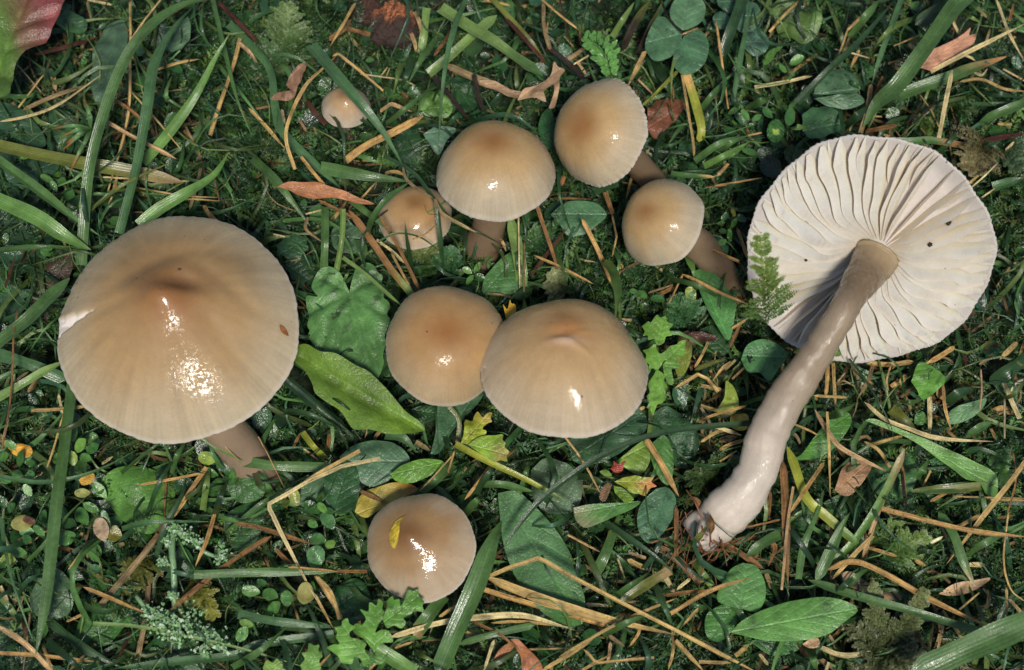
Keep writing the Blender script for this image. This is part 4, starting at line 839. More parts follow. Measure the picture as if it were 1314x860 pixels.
B('T', [(480,880),(650,800),(800,735),(920,682)], 34, 'mid', (22,24,24), (0.3,0), fold=0.3, label='very wide green blade crossing the bottom corner'); B('T', [(585,278),(640,360),(680,470),(722,555)], 12, 'mid', (14,16,12), (0.2,0.7), end='grey')
B('T', [(490,205),(620,190),(795,178)], 11, 'mid', (12,14,13), (0.6,0.1)); B('T', [(690,438),(760,390),(910,315)], 9, 'mid'); B('T', [(780,125),(840,128),(905,120)], 5, 'bright'); B('T', [(445,615),(500,520),(560,480),(615,475)], 5, 'dark', (8,13,10))
B('M', [(350,80),(420,170),(500,300),(560,420),(575,500)], 3, 'dark', (16,20,14)); B('M', [(840,300),(900,255),(985,225)], 14, 'dark', (9,12,10)); B('M', [(935,475),(1000,430),(1075,393)], 11, 'mid', (10,12,11), (0.5,0.8)); B('M', [(1055,205),(1150,140),(1235,75)], 19, 'dark', (9,12,11), (0.3,0))
B('M', [(110,320),(170,200),(245,90)], 14, 'dark', (10,14,14)); B('M', [(250,20),(290,50),(325,38)], 12, 'bright', (15,15,14), end='straw'); B('M', [(560,330),(620,380),(690,440)], 14, 'olive', (9,10,9)); B('M', [(600,290),(650,300),(720,285)], 8, 'mid')
B('M', [(660,740),(850,735),(1080,710)], 11, 'olive', (12,14,14), (0.5,0.3)); B('M', [(690,690),(720,640),(750,580)], 10, 'mid'); B('M', [(245,370),(310,350),(380,305)], 10, 'mid'); B('T', [(215,590),(280,520),(340,480)], 9, 'mid'); B('T', [(110,770),(125,820),(140,870)], 12, 'mid')
B('N', [(280,490),(330,430),(410,370)], 9, 'dark'); B('N', [(660,280),(740,265),(830,295)], 6, 'dark')

# ---- dark and red plant stems
S_ = stalk
S_('E', [(690,255),(740,140),(835,-5)], 13, 'stem', (11,15,15), end='olive'); S_('E', [(765,270),(820,150),(892,5)], 8, 'stem', (11,14,16), end='olive'); S_('E', [(505,395),(430,320),(335,240)], 9, 'stem', (14,17,18)); S_('E', [(105,85),(220,210),(312,320)], 8, 'red', (15,16,14))
S_('D', [(865,395),(960,510),(1050,620)], 9, 'stem', (16,15,12)); S_('D', [(1072,375),(1090,480),(1130,600)], 9, 'stem', (16,14,11)); S_('D', [(180,480),(240,560),(310,640)], 9, 'red', (10,11,9)); S_('A', [(830,10),(900,80),(985,165)], 8, 'red', (13,14,12))
S_('A', [(130,210),(250,180),(380,140)], 8, 'red', (9,11,9)); S_('F', [(1110,607),(1200,585),(1310,567)], 10, 'red', (10,12,12)); S_('E', [(890,20),(920,90),(990,165)], 4, 'stem', (14,17,18)); S_('M', [(610,600),(622,720),(640,835)], 6, 'stem', (11,13,12)); S_('F', [(830,530),(880,480),(930,430)], 5, 'stem')
S_('A', [(905,160),(950,200),(980,240)], 7, 'pink'); S_('F', [(900,390),(850,470),(810,520)], 5, 'stem'); S_('L', [(800,580),(900,560),(1050,480)], 11, 'stem', (7,9,8)); S_('M', [(900,20),(930,80),(955,140)], 7, 'red', (7,9,7))

# ================================================================ dry stalks
S_('A', [(495,-10),(495,200),(485,450),(410,730)], 4.5, 'straw', (13,14,11), label='long straw coloured stalk standing behind the tall arching blade'); S_('A', [(615,-5),(540,90),(480,180)], 4, 'straw'); S_('A', [(70,410),(165,285)], 3.5, 'straw'); S_('A', [(85,420),(210,365),(352,318)], 7, 'dull'); S_('A', [(-10,465),(100,445),(220,400),(385,285)], 5, 'pale', (16,17,15))
S_('A', [(915,145),(890,250),(830,420),(800,515)], 7, 'straw', (14,14,11)); S_('Q', [(575,105),(740,200),(975,320)], 7, 'pink', (16,16,14)); S_('A', [(945,410),(1020,490),(1085,565)], 6, 'straw'); S_('D', [(155,870),(110,720),(130,600),(210,440),(300,350),(378,278)], 5.5, 'straw', (20,24,26,22), label='tan stalk curving in a wide bow beside the tiny mushroom'); S_('D', [(345,290),(378,278),(480,360),(605,468)], 5, 'straw', (20,21,16), bent=True)
S_('A', [(430,375),(510,430),(560,480)], 6, 'rust'); S_('A', [(500,350),(590,450),(690,570)], 3.5, 'straw'); S_('A', [(65,245),(170,365)], 2.5, 'grey'); S_('A', [(775,780),(800,820),(840,860)], 8, 'orange'); S_('A', [(815,680),(835,765)], 3.5, 'rust'); S_('A', [(520,715),(700,745),(825,752)], 3.5, 'straw'); S_('A', [(555,805),(700,760),(835,765)], 3.5, 'straw'); S_('A', [(300,668),(500,680),(720,690)], 3.5, 'pale'); S_('Q', [(520,385),(700,400),(990,440)], 10, 'brown', (9,10,9)); S_('A', [(200,280),(215,350)], 9, 'pink', (8,8,8)); S_('A', [(455,640),(430,740),(410,780)], 6, 'straw'); S_('A', [(720,800),(750,700),(765,640)], 6, 'dull'); S_('A', [(330,0),(430,20)], 5, 'pale'); S_('A', [(590,270),(680,240),(760,225)], 5, 'straw')
S_('D', [(465,15),(400,130),(330,245)], 6.5, 'straw', (14,16,15)); S_('D', [(415,145),(540,178)], 8, 'brown'); S_('D', [(415,825),(520,750),(680,670),(815,595)], 11, 'orange', (13,15,15), label='broad orange brown dead blade lying between the tiny and the half hidden mushroom'); S_('D', [(590,575),(650,535),(755,575)], 7, 'pink', bent=True); S_('D', [(920,330),(1050,390),(1180,440),(1300,500)], 13, 'dull', (13,14,13)); S_('D', [(490,380),(600,395),(700,410),(770,438)], 3, 'pale'); S_('D', [(595,390),(630,345)], 2.5, 'pale'); S_('D', [(865,290),(930,200),(980,120)], 6, 'brown', (12,13,12)); S_('D', [(765,60),(790,110),(800,180)], 7, 'pink'); S_('D', [(330,210),(410,150),(430,100)], 12, 'brown', (9,10,9)); S_('D', [(1130,0),(1260,30)], 5, 'straw'); S_('D', [(750,170),(770,220),(775,270)], 7, 'pink'); S_('D', [(640,350),(620,400)], 2.5, 'straw'); S_('D', [(85,560),(100,640)], 6, 'grey'); S_('D', [(180,620),(215,680)], 5, 'pink'); S_('D', [(700,470),(740,510)], 5, 'brown')
S_('G', [(265,222),(380,280),(505,350)], 6.5, 'rust', (16,17,16)); S_('G', [(180,5),(240,80),(305,155)], 6, 'orange', (17,18,17)); S_('G', [(575,300),(660,440),(730,580),(785,695)], 6.5, 'rust', (25,22,18)); S_('G', [(635,488),(690,590),(752,705)], 4.5, 'orange', (17,18,17)); S_('G', [(465,235),(555,135)], 4, 'straw'); S_('G', [(205,292),(285,272)], 4, 'pale'); S_('G', [(690,55),(720,130),(845,215)], 5, 'dull', (24,26,26)); S_('G', [(850,215),(890,290),(990,350),(1060,385)], 6, 'dull', (26,25,20), end='pale'); S_('G', [(215,305),(205,370),(290,435)], 6, 'dull'); S_('G', [(400,270),(440,180),(500,125)], 4, 'stem'); S_('G', [(560,420),(640,480),(700,540)], 5, 'pale', (14,13,12)); S_('G', [(600,90),(650,80),(710,100)], 6, 'straw'); S_('G', [(740,420),(800,395),(860,345)], 3, 'orange', (27,28,27)); S_('G', [(800,250),(820,290),(860,295)], 1.6, 'rust', (29,29,28)); S_('G', [(1100,690),(1180,695),(1251,715)], 4, 'dull'); S_('G', [(1160,400),(1190,430),(1210,480)], 6, 'pink', bent=True)
S_('H', [(255,218),(320,410),(388,615)], 7, 'rust', (22,18,11)); S_('H', [(488,310),(560,450),(635,625)], 8, 'orange', (19,16,12)); S_('H', [(250,493),(380,550),(550,638)], 5, 'orange', (14,14,12)); S_('H', [(238,590),(330,470),(418,355)], 6, 'red', (9,12,14)); S_('H', [(175,275),(178,480),(182,655)], 3.5, 'pale', (16,15,12)); S_('H', [(205,425),(203,675)], 3.5, 'dull'); S_('H', [(603,180),(625,245),(640,292)], 9, 'rust', (16,16,13)); S_('H', [(640,295),(662,400),(640,500)], 4, 'straw', (12,14,10), bent=True); S_('H', [(742,85),(708,218)], 5, 'orange'); S_('H', [(1050,428),(1150,475),(1268,525)], 6, 'orange', (17,18,17)); S_('H', [(1262,520),(1320,610)], 5, 'straw'); S_('H', [(985,585),(1100,640),(1200,690),(1310,735)], 6, 'orange', (16,17,15)); S_('H', [(990,590),(923,728)], 4, 'orange'); S_('H', [(1095,158),(1200,145),(1315,122)], 3.5, 'rust'); S_('H', [(1258,355),(1315,520)], 6.5, 'orange'); S_('H', [(478,508),(510,520),(552,525)], 4, 'pale', bent=True); S_('H', [(350,210),(450,212),(540,215)], 4, 'rust'); S_('H', [(820,680),(940,640)], 4, 'dull'); S_('H', [(870,690),(950,650)], 7, 'rust'); S_('H', [(1130,100),(1165,160)], 4, 'brown'); S_('H', [(1160,100),(1220,40)], 6, 'pink'); S_('H', [(680,530),(685,560)], 8, 'straw'); S_('H', [(690,130),(770,150)], 4, 'rust'); S_('H', [(400,95),(385,150)], 9, 'rust', (16,15,14))
S_('E', [(285,-8),(400,90),(522,182)], 4.5, 'orange', (16,17,16)); S_('E', [(298,15),(300,130),(332,245)], 7, 'dull', (15,17,18)); S_('E', [(522,228),(430,290),(400,285)], 8, 'pink'); S_('E', [(525,275),(440,325)], 4, 'pale'); S_('E', [(806,252),(760,350),(715,435)], 9, 'straw', (16,18,19)); S_('E', [(972,345),(890,430),(798,522)], 6.5, 'yel', (15,17,18)); S_('E', [(985,370),(1010,520),(1040,700),(1046,805)], 5, 'straw', (15,15,12)); S_('E', [(1155,105),(1180,280),(1216,540)], 4.5, 'orange', (16,15,13)); S_('E', [(1065,143),(998,168)], 4, 'orange'); S_('E', [(770,395),(860,485)], 4, 'pink'); S_('E', [(480,130),(485,230)], 5, 'brown'); S_('E', [(0,5),(130,25)], 4, 'straw'); S_('E', [(800,780),(825,735)], 4, 'straw'); S_('E', [(940,430),(945,490)], 4, 'brown'); S_('E', [(1130,790),(1190,720)], 4, 'grey'); S_('E', [(470,310),(510,370)], 5, 'pink'); S_('E', [(380,0),(430,210)], 3.5, 'red')
S_('F', [(362,-5),(290,60),(222,135)], 5, 'straw'); S_('F', [(160,370),(280,350),(405,323)], 6.5, 'pale', (13,15,14)); S_('F', [(562,105),(530,200),(498,295)], 4, 'straw'); S_('F', [(582,115),(545,200),(518,285)], 4, 'straw'); S_('F', [(632,55),(555,125)], 5, 'straw', (17,18,17)); S_('F', [(498,208),(570,225),(648,247)], 3.5, 'pale'); S_('F', [(605,210),(568,292)], 5.5, 'orange'); S_('F', [(908,305),(1050,230),(1180,165),(1310,100)], 7, 'pale', (14,18,19), label='long pale stalk lying aslant below the wood splinter'); S_('F', [(998,85),(1030,155)], 5, 'pale'); S_('F', [(858,150),(750,195)], 3.5, 'straw'); S_('F', [(728,272),(805,248)], 5.5, 'straw'); S_('F', [(1185,-5),(1240,140),(1310,270)], 5, 'pale'); S_('F', [(998,298),(970,430),(940,585)], 7, 'pale', (18,18,14), label='short pale stalk leaning upright over the moss above the gills'); S_('F', [(860,400),(910,470),(945,545)], 3, 'straw'); S_('F', [(1030,348),(1120,338),(1220,378),(1310,388)], 6, 'straw', (13,14,13)); S_('F', [(1010,835),(1090,760),(1172,688)], 5, 'straw'); S_('F', [(1030,835),(1110,770),(1192,692)], 3.5, 'pale'); S_('F', [(630,560),(700,545),(768,532)], 8, 'brown'); S_('F', [(-10,788),(100,770),(192,755)], 3.5, 'orange', (18,18,18)); S_('F', [(705,325),(655,440)], 6, 'brown'); S_('F', [(655,355),(640,460),(610,565)], 8, 'dull'); S_('F', [(1215,293),(1310,345)], 4, 'pink'); S_('F', [(1055,238),(1212,303)], 5, 'pale'); S_('F', [(1070,290),(1120,320),(1150,290)], 5, 'pale'); S_('F', [(1190,525),(1250,530)], 5, 'straw'); S_('F', [(905,650),(912,690)], 5, 'straw'); S_('F', [(1225,640),(1262,600)], 5, 'pale'); S_('F', [(130,575),(190,563)], 4, 'orange'); S_('F', [(0,745),(50,695)], 5, 'orange'); S_('F', [(810,190),(850,210)], 8, 'pale'); S_('F', [(1100,855),(1180,800)], 3.5, 'pale'); S_('F', [(1240,90),(1262,10)], 5, 'brown'); S_('F', [(600,490),(700,495)], 4, 'straw'); S_('F', [(700,570),(745,585)], 5, 'orange')
S_('B', [(118,762),(240,755),(372,742)], 6, 'straw', (11,13,12)); S_('B', [(223,698),(242,785)], 5, 'pale', (13,14,12)); S_('B', [(280,708),(395,800)], 4, 'dull'); S_('R', [(97,-10),(75,150),(70,300),(55,500),(12,758)], 4, 'rust', (20,21,19)); S_('R', [(210,365),(165,445)], 7, 'rust'); S_('B', [(20,300),(60,170)], 6, 'red'); S_('B', [(140,640),(110,690)], 7, 'pink'); S_('B', [(1040,90),(1085,100)], 3.5, 'pale'); S_('R', [(90,380),(160,330)], 5, 'dull'); S_('R', [(260,860),(300,740),(350,560)], 4, 'straw', (12,16,16)); S_('R', [(0,680),(30,740)], 8, 'orange')
S_('C', [(475,222),(600,200),(705,180)], 5, 'orange', (15,16,16)); S_('C', [(712,160),(650,250),(598,335)], 8, 'orange', (15,16,15)); S_('C', [(575,165),(565,335)], 4, 'rust'); S_('C', [(565,350),(520,430),(345,638)], 9, 'dull', (11,14,13), label='dull brown stalk slanting down to the lichen from under the large mushroom'); S_('C', [(545,390),(480,470)], 6, 'rust', (14,14,13)); S_('C', [(742,315),(710,420),(672,505)], 7.5, 'orange', (12,15,14)); S_('C', [(285,573),(400,620),(515,668)], 7, 'orange', (14,15,14)); S_('C', [(515,470),(505,650),(472,825)], 9, 'dull', (9,11,9)); S_('C', [(935,398),(820,470),(700,560),(585,655)], 9, 'rust', (14,15,13)); S_('C', [(805,352),(900,370),(1085,428)], 8, 'rust', (16,17,16)); S_('Z', [(488,588),(440,598),(395,618),(344,648),(358,678),(377,715),(395,750),(428,806)], 6, 'pale', (22,20,19,18,16,14), bent=True, label='long pale kinked stalk running down beside the stem of the large mushroom'); S_('C', [(1088,535),(1140,590),(1172,685)], 7, 'straw', (16,16,14)); S_('C', [(-10,705),(90,770),(185,870)], 10, 'pink', (14,15,13)); S_('C', [(-10,800),(150,810),(345,832)], 7, 'orange', (12,13,12)); S_('C', [(148,770),(185,870)], 6, 'straw'); S_('C', [(228,692),(285,668)], 5, 'straw'); S_('C', [(182,435),(285,452)], 6, 'rust'); S_('C', [(452,725),(402,832)], 5, 'red'); S_('C', [(890,55),(930,130),(975,222)], 2.2, 'orange', (22,19,13)); S_('C', [(735,45),(830,145)], 2.2, 'straw', (25,20)); S_('C', [(60,410),(110,420)], 6, 'rust'); S_('C', [(350,150),(390,122)], 5, 'pale'); S_('C', [(10,70),(30,-10)], 5, 'pale'); S_('C', [(950,440),(1010,500),(1060,510)], 9, 'rust', (10,11,10)); S_('C', [(990,505),(1158,520)], 5, 'orange', (17,17,17)); S_('C', [(105,660),(80,860)], 4, 'dull'); S_('C', [(560,545),(660,552),(750,575)], 3, 'stem'); S_('C', [(240,860),(330,770)], 5, 'dull'); S_('C', [(0,570),(28,625)], 7, 'pale')
S_('Z', [(500,818),(560,800),(612,792),(672,790),(738,809)], 9, 'pale', (12,14,15,13), label='long pale stalk lying level behind the glossy broad blade at the bottom'); S_('Z', [(622,740),(672,760),(760,790),(868,815)], 14, 'straw', (13,15,15,13), label='broad straw coloured dead blade running from the bottom mushroom to the litter'); S_('Z', [(600,750),(680,775),(778,802)], 9, 'orange', (11,12,12)); S_('Z', [(615,745),(657,727),(693,716),(726,736),(795,772),(860,805),(975,865)], 6, 'straw', (17,20,21,19,17,16), bent=True, label='long bent stalk with a kink on the broad leaf by the bottom mushroom')
S_('K', [(775,730),(728,870)], 6, 'pale', (13,14,12)); S_('K', [(690,655),(800,710),(890,785)], 5, 'brown', (12,13,12)); S_('K', [(920,772),(1110,765)], 4, 'straw'); S_('K', [(975,865),(1100,790),(1195,728)], 7, 'straw', (14,15,14)); S_('K', [(18,460),(70,540),(132,640)], 8, 'straw', (15,16,13)); S_('K', [(8,530),(92,685)], 5, 'straw'); S_('K', [(-10,433),(100,440),(235,442)], 6, 'rust', (13,14,12)); S_('I', [(965,705),(920,770),(845,865)], 5.5, 'orange', (15,16,14)); S_('I', [(1080,635),(960,730),(870,860)], 4, 'rust'); S_('K', [(540,635),(625,578)], 6, 'straw'); S_('I', [(15,852),(200,730),(365,640)], 7, 'straw', (18,20,18)); S_('I', [(800,650),(720,740),(640,825)], 3, 'straw', (18,17,16)); S_('I', [(800,640),(770,740)], 4, 'orange', (19,17)); S_('I', [(620,600),(690,640)], 9, 'dull', (9,9,9)); S_('I', [(230,540),(225,640)], 10, 'brown', (7,8,7)); S_('I', [(90,615),(170,680)], 4, 'pink', bent=True); S_('I', [(60,620),(90,560)], 5, 'rust'); S_('K', [(200,100),(310,150)], 8, 'brown', (15,15,14)); S_('K', [(470,735),(660,725)], 4, 'dull'); S_('K', [(640,690),(680,710)], 5, 'straw'); S_('K', [(350,770),(430,740)], 5, 'straw'); S_('K', [(760,660),(900,655),(1110,680)], 5, 'straw', (11,12,11)); S_('K', [(1090,285),(1191,340)], 4, 'orange'); S_('K', [(780,380),(820,378)], 6, 'rust'); S_('K', [(0,880),(80,790)], 5, 'straw'); S_('K', [(240,860),(320,780),(380,740)], 6, 'straw', (10,11,11)); S_('K', [(60,395),(100,410)], 4, 'pink')
S_('L', [(-10,805),(170,700),(330,620),(490,555)], 5.5, 'straw', (15,17,16)); S_('L', [(465,620),(640,520),(805,468)], 7.5, 'orange', (13,17,19)); S_('L', [(435,545),(540,530),(690,520)], 7, 'brown', (11,13,12)); S_('L', [(490,160),(490,378)], 8, 'brown', (14,15,14)); S_('J', [(372,568),(460,690),(545,845)], 4.5, 'straw', (20,18,14)); S_('J', [(745,580),(820,700),(900,850)], 9, 'orange', (17,17,15), label='orange stalk slanting down to the base of the picked stem'); S_('T', [(13,85),(25,300),(32,552)], 12, 'rust', (15,17,14), label='rusty upright stalk standing beside the picked stem, broadest of its bundle'); S_('T', [(52,185),(30,330),(8,565)], 5, 'pink', (18,18,15)); S_('T', [(165,95),(100,190),(38,285)], 7, 'orange', (16,19,18)); S_('L', [(28,285),(165,358)], 4.5, 'orange'); S_('L', [(485,735),(605,865)], 8, 'straw'); S_('L', [(95,770),(150,830),(395,808)], 5, 'straw', bent=True); S_('L', [(470,690),(475,780),(455,860)], 5, 'straw'); S_('L', [(585,825),(725,830)], 6, 'straw'); S_('L', [(585,595),(505,685)], 5, 'straw'); S_('L', [(415,335),(500,400),(595,495)], 14, 'dull', (10,12,9)); S_('L', [(440,460),(480,530)], 9, 'pale', (9,10,9)); S_('L', [(550,470),(490,520)], 6, 'pale'); S_('L', [(280,390),(380,440)], 9, 'straw', (10,10,9)); S_('L', [(290,365),(360,385)], 6, 'pink'); S_('L', [(240,385),(270,470)], 4, 'pale'); S_('L', [(200,710),(270,760)], 7, 'dull'); S_('L', [(90,860),(220,790)], 5, 'straw'); S_('L', [(210,740),(200,830)], 6, 'pink'); S_('L', [(840,790),(880,840)], 6, 'pale'); S_('L', [(740,800),(800,750)], 8, 'straw'); S_('L', [(380,320),(480,290)], 4, 'rust'); S_('L', [(890,100),(880,220)], 6, 'rust'); S_('L', [(870,450),(900,520)], 8, 'dull', (9,10,8)); S_('L', [(580,690),(600,640)], 4, 'rust'); S_('L', [(100,580),(220,590)], 6, 'pale', (10,10,9)); S_('L', [(750,260),(850,240),(1000,205)], 4, 'rust', (14,16,14)); S_('L', [(330,640),(330,700),(290,760)], 5, 'orange')
S_('M', [(178,335),(260,470),(330,540),(552,652)], 7, 'pink', (16,18,16), label='pinkish stalk slanting down from beside the picked stem toward the dull brown leaf'); S_('M', [(240,345),(250,560),(255,772)], 5, 'straw', (19,18,14)); S_('M', [(52,400),(130,430),(192,462)], 4.5, 'orange', (15,16,15)); S_('M', [(238,70),(240,170),(230,275)], 8, 'orange', (14,15,13)); S_('M', [(270,100),(275,220),(282,335)], 6, 'straw', (13,14,12)); S_('M', [(425,295),(520,380),(640,430),(800,480),(1072,495)], 7, 'pale', (15,17,17,15), label='pale stalk lying along the upper edge of the folded pale green leaf'); S_('M', [(425,495),(500,540),(555,625)], 6, 'straw'); S_('M', [(455,513),(530,490),(612,468)], 5.5, 'straw'); S_('M', [(752,262),(755,460)], 9, 'pale', (10,12,10)); S_('M', [(820,205),(830,320),(862,440)], 6.5, 'orange', (10,13,11)); S_('M', [(1118,185),(1160,280),(1205,380)], 8, 'pale', (10,12,11)); S_('M', [(1160,245),(1190,200),(1235,180)], 4, 'white'); S_('M', [(1195,-5),(1150,40),(1105,85)], 9, 'straw', (12,13,12)); S_('T', [(905,92),(840,180),(760,280),(612,474)], 7.5, 'straw', (20,20,17,13), label='long straight straw stalk slanting across beside the folded pale green leaf'); S_('M', [(755,797),(855,740)], 5, 'orange'); S_('T', [(412,160),(360,290),(303,455)], 8, 'pink', (15,16,14))
S_('T', [(378,267),(560,315),(720,350),(910,370)], 8, 'orange', (16,18,18), label='long orange stalk lying nearly level above the withered blade tip'); S_('T', [(175,492),(270,460),(380,500),(520,580),(660,650),(812,720)], 8.5, 'orange', (14,18,18,15), label='long orange stalk arching down toward the very wide corner blade'); S_('T', [(195,525),(270,440),(345,365)], 8, 'straw', (14,16,16)); S_('T', [(325,408),(435,442)], 6, 'orange'); S_('T', [(555,392),(602,368)], 6, 'white'); S_('T', [(498,452),(542,480)], 8, 'straw'); S_('T', [(842,280),(825,450),(850,560),(900,605)], 4, 'straw', (17,17,14)); S_('T', [(835,555),(836,658)], 5, 'straw'); S_('T', [(842,598),(905,665)], 6, 'pink'); S_('T', [(750,560),(775,600),(735,655)], 3.5, 'pale'); S_('T', [(768,565),(760,620),(720,625)], 3.5, 'straw'); S_('T', [(567,685),(548,795)], 6, 'straw'); S_('T', [(602,695),(580,795)], 5, 'pink'); S_('T', [(650,705),(690,775)], 5, 'straw'); S_('T', [(138,770),(230,805),(335,797)], 9, 'pale', (12,13,12)); S_('T', [(778,232),(905,236)], 5, 'straw', (13,14,13)); S_('T', [(150,262),(175,280),(190,350),(190,545)], 6, 'dull', (14,15,12)); S_('T', [(860,60),(870,160),(840,280)], 4, 'rust', (17,18,17)); S_('T', [(655,335),(740,290)], 7, 'straw', (10,11,10)); S_('T', [(560,240),(628,200)], 5, 'orange'); S_('T', [(490,760),(440,700)], 5, 'straw'); S_('T', [(700,470),(765,475)], 9, 'pale', (8,9,8)); S_('T', [(450,100),(465,250)], 6, 'brown', (12,13,12)); S_('T', [(660,640),(735,575)], 4, 'straw'); S_('T', [(500,720),(560,800),(700,860)], 5, 'dull'); S_('T', [(800,300),(870,290)], 5, 'rust'); S_('T', [(310,300),(320,430),(305,460)], 5, 'brown'); S_('T', [(600,640),(690,770)], 5, 'straw', (9,11,9)); S_('T', [(480,760),(505,690)], 10, 'pale', (8,9,8)); S_('T', [(150,820),(200,860)], 9, 'dull'); S_('T', [(180,830),(170,870)], 6, 'pale')
S_('M', [(440,105),(560,110),(680,95)], 9, 'straw', (10,11,11)); S_('M', [(880,20),(800,70),(730,110)], 9, 'orange', (10,12,11)); S_('M', [(470,110),(440,200),(390,285)], 7, 'dull', (10,12,10)); S_('M', [(640,160),(600,210)], 9, 'orange', (10,10,9)); S_('M', [(560,110),(540,180),(545,240)], 4, 'straw'); S_('M', [(370,100),(400,210),(430,240)], 9, 'dull', (8,9,8)); S_('M', [(285,205),(330,150)], 3, 'pale'); S_('M', [(285,215),(320,190),(380,220)], 3, 'straw'); S_('M', [(1070,65),(1000,110)], 7, 'dull'); S_('M', [(1010,130),(1015,240),(1005,340)], 4, 'pink'); S_('M', [(820,200),(800,260),(840,290)], 9, 'orange', (9,10,9)); S_('M', [(560,220),(620,180)], 8, 'orange', (8,9,8)); S_('M', [(170,265),(345,275)], 5, 'straw'); S_('M', [(1065,350),(1120,330),(1175,360)], 12, 'orange', (7,8,7)); S_('M', [(1060,430),(1090,490)], 6, 'orange'); S_('M', [(1130,280),(1130,480)], 4, 'grey'); S_('M', [(760,640),(720,720)], 4, 'straw'); S_('M', [(870,770),(1227,780)], 4, 'straw', (13,14,13)); S_('M', [(360,500),(440,470),(480,540)], 6, 'dull', (9,10,9))
S_('J', [(880,355),(930,325),(985,290),(1030,310),(1080,370)], 6.5, 'straw', (14,16,14), bent=True); S_('J', [(1035,140),(1000,210),(970,260)], 5, 'straw'); S_('J', [(1140,230),(1100,260),(1055,318)], 5, 'straw'); S_('J', [(970,270),(1050,235),(1120,220)], 8, 'olive', (12,13,12)); S_('J', [(1000,430),(1060,450),(1160,470)], 6, 'straw'); S_('J', [(985,510),(1060,475),(1218,430)], 5, 'orange'); S_('J', [(1080,640),(1140,610),(1200,590)], 7, 'straw'); S_('J', [(1060,525),(1190,570)], 7, 'pale'); S_('J', [(1000,600),(1060,560),(1110,545)], 6, 'straw'); S_('J', [(1085,690),(1165,640)], 4, 'straw'); S_('J', [(1000,440),(1045,520),(1040,600)], 5, 'grey'); S_('J', [(1120,700),(1150,650)], 4, 'pale'); S_('J', [(1130,170),(1185,50)], 5, 'rust'); S_('J', [(1010,560),(1010,460)], 4, 'dull'); S_('J', [(1140,80),(1218,30)], 5, 'straw'); S_('J', [(1080,590),(1170,575)], 12, 'pink', (7,8,7)); S_('J', [(1000,340),(1090,360)], 7, 'straw'); S_('J', [(720,450),(745,440)], 6, 'pink')

# ================================================================ plants with several leaves, each leaf a part
def plant(label, cat, at, group=None, name='plant'):
    p = P(*px(at[0], [at[1]])[0], 0.002); return thing(name, p, label, cat, group)
def stemlet(root, tile, pts, w, col, z, name='stem'):
    q = px(tile, pts); zz = zline(z, len(q)); c3 = np.array([P(a[0], a[1], h) for a, h in zip(q, zz)])
    V, F, UV = tube(c3, np.array([0.5 * w, 0.42 * w]) * pxsize(c3[0]), 1.0, max(8, 4 * len(q)), 6, True, 1, 0.05)
    return place(name, V, F, UV, lin(col) * np.ones((len(V), 3)), M_SMALL, root)

cl = plant('three leaved clover lying flat near the upper edge', 'clover', ('E', (990,165)), name='clover')
for o, b, t, c in (([(990,152),(940,112),(925,60),(950,0),(1010,-18),(1080,-5),(1104,40),(1090,100),(1040,140)], (990,155), (1015,-20), (88,128,104)),
                   ([(985,175),(980,232),(920,287),(850,307),(815,262),(803,220),(825,150),(865,85),(910,88),(960,130)], (988,170), (808,215), (80,122,98)),
                   ([(996,180),(1050,152),(1095,165),(1119,220),(1106,300),(1060,352),(1000,371),(955,342),(943,280)], (994,178), (1050,365), (72,114,92))):
    leaf('E', o, b, t, c, None, 16, parent=cl, name='leaflet', ruf=0.06, fold=0.12, curl=0.12)
stemlet(cl, 'E', [(1062,142),(990,170),(985,180)], 3.5, (150,120,80), (15,15,13), 'petiole')
c2 = plant('darker clover partly behind grass beside the three leaved clover', 'clover', ('F', (110,110)), name='clover')
for c, rx, ry, a, k in (((125,70),62,68,0.3,(70,108,92)), ((165,180),58,54,0.5,(80,118,108)), ((18,85),36,38,0,(66,104,90)), ((60,10),60,45,0.2,(62,100,80))):
    leaf('F', list(oval(c, rx, ry, a)), (c[0]-rx*0.9, c[1]), (c[0]+rx*0.9, c[1]), k, None, 12, parent=c2, name='leaflet', ruf=0.08)
stemlet(c2, 'F', [(60,100),(60,190),(90,260)], 4, (60,90,60), (11,9,3), 'petiole')

GR = [(78,128,72), (88,138,78), (62,108,62), (96,146,84), (56,98,60)]
def creeper(label, tile, leaves, stems, group='creeping small leaved plants', z=13):
    m = np.mean([l[:2] for l in leaves], 0); root = plant(label, 'creeping plant', (tile, tuple(m)), group, 'creeping_plant')
    for s in stems: stemlet(root, tile, s, 3.0, (84, 92, 50), (z - 6, z - 2, z - 3))
    g = np.random.default_rng(len(leaves) * 7 + int(m[0]))
    for l in leaves:
        c, rx, ry, ang = l[:2], l[2], l[3], math.radians(l[4]); col = GR[int(g.integers(5))] if len(l) < 6 else l[5]
        d = np.array([math.cos(ang), math.sin(ang)]) * rx * 0.96
        leaf(tile, list(oval(c, rx, ry * 0.9, ang, 14, 0.75)), tuple(np.array(c) - d), tuple(np.array(c) + d), col, None, z + g.uniform(-3, 3), parent=root, mat=M_SMALL,
             fold=g.uniform(0.2, 0.6), curl=g.uniform(0.0, 0.3), ruf=0.05, rise=g.uniform(-2.5, 4), steps=7)
PK = (206, 176, 140); YG = (140, 168, 84)
creeper('creeping plant with glossy paired leaves in the tuft beside the long upright blade', 'C', [(247,42,42,28,70),(278,85,28,22,-30,(110,160,80)),(250,130,24,20,80,YG),(280,155,32,26,50),(200,130,24,22,0),(318,60,28,22,30),(320,95,26,20,-20),(345,240,24,18,60),(295,128,24,18,20)], [[(262,20),(265,90),(262,170)], [(265,90),(300,80),(330,60)]])
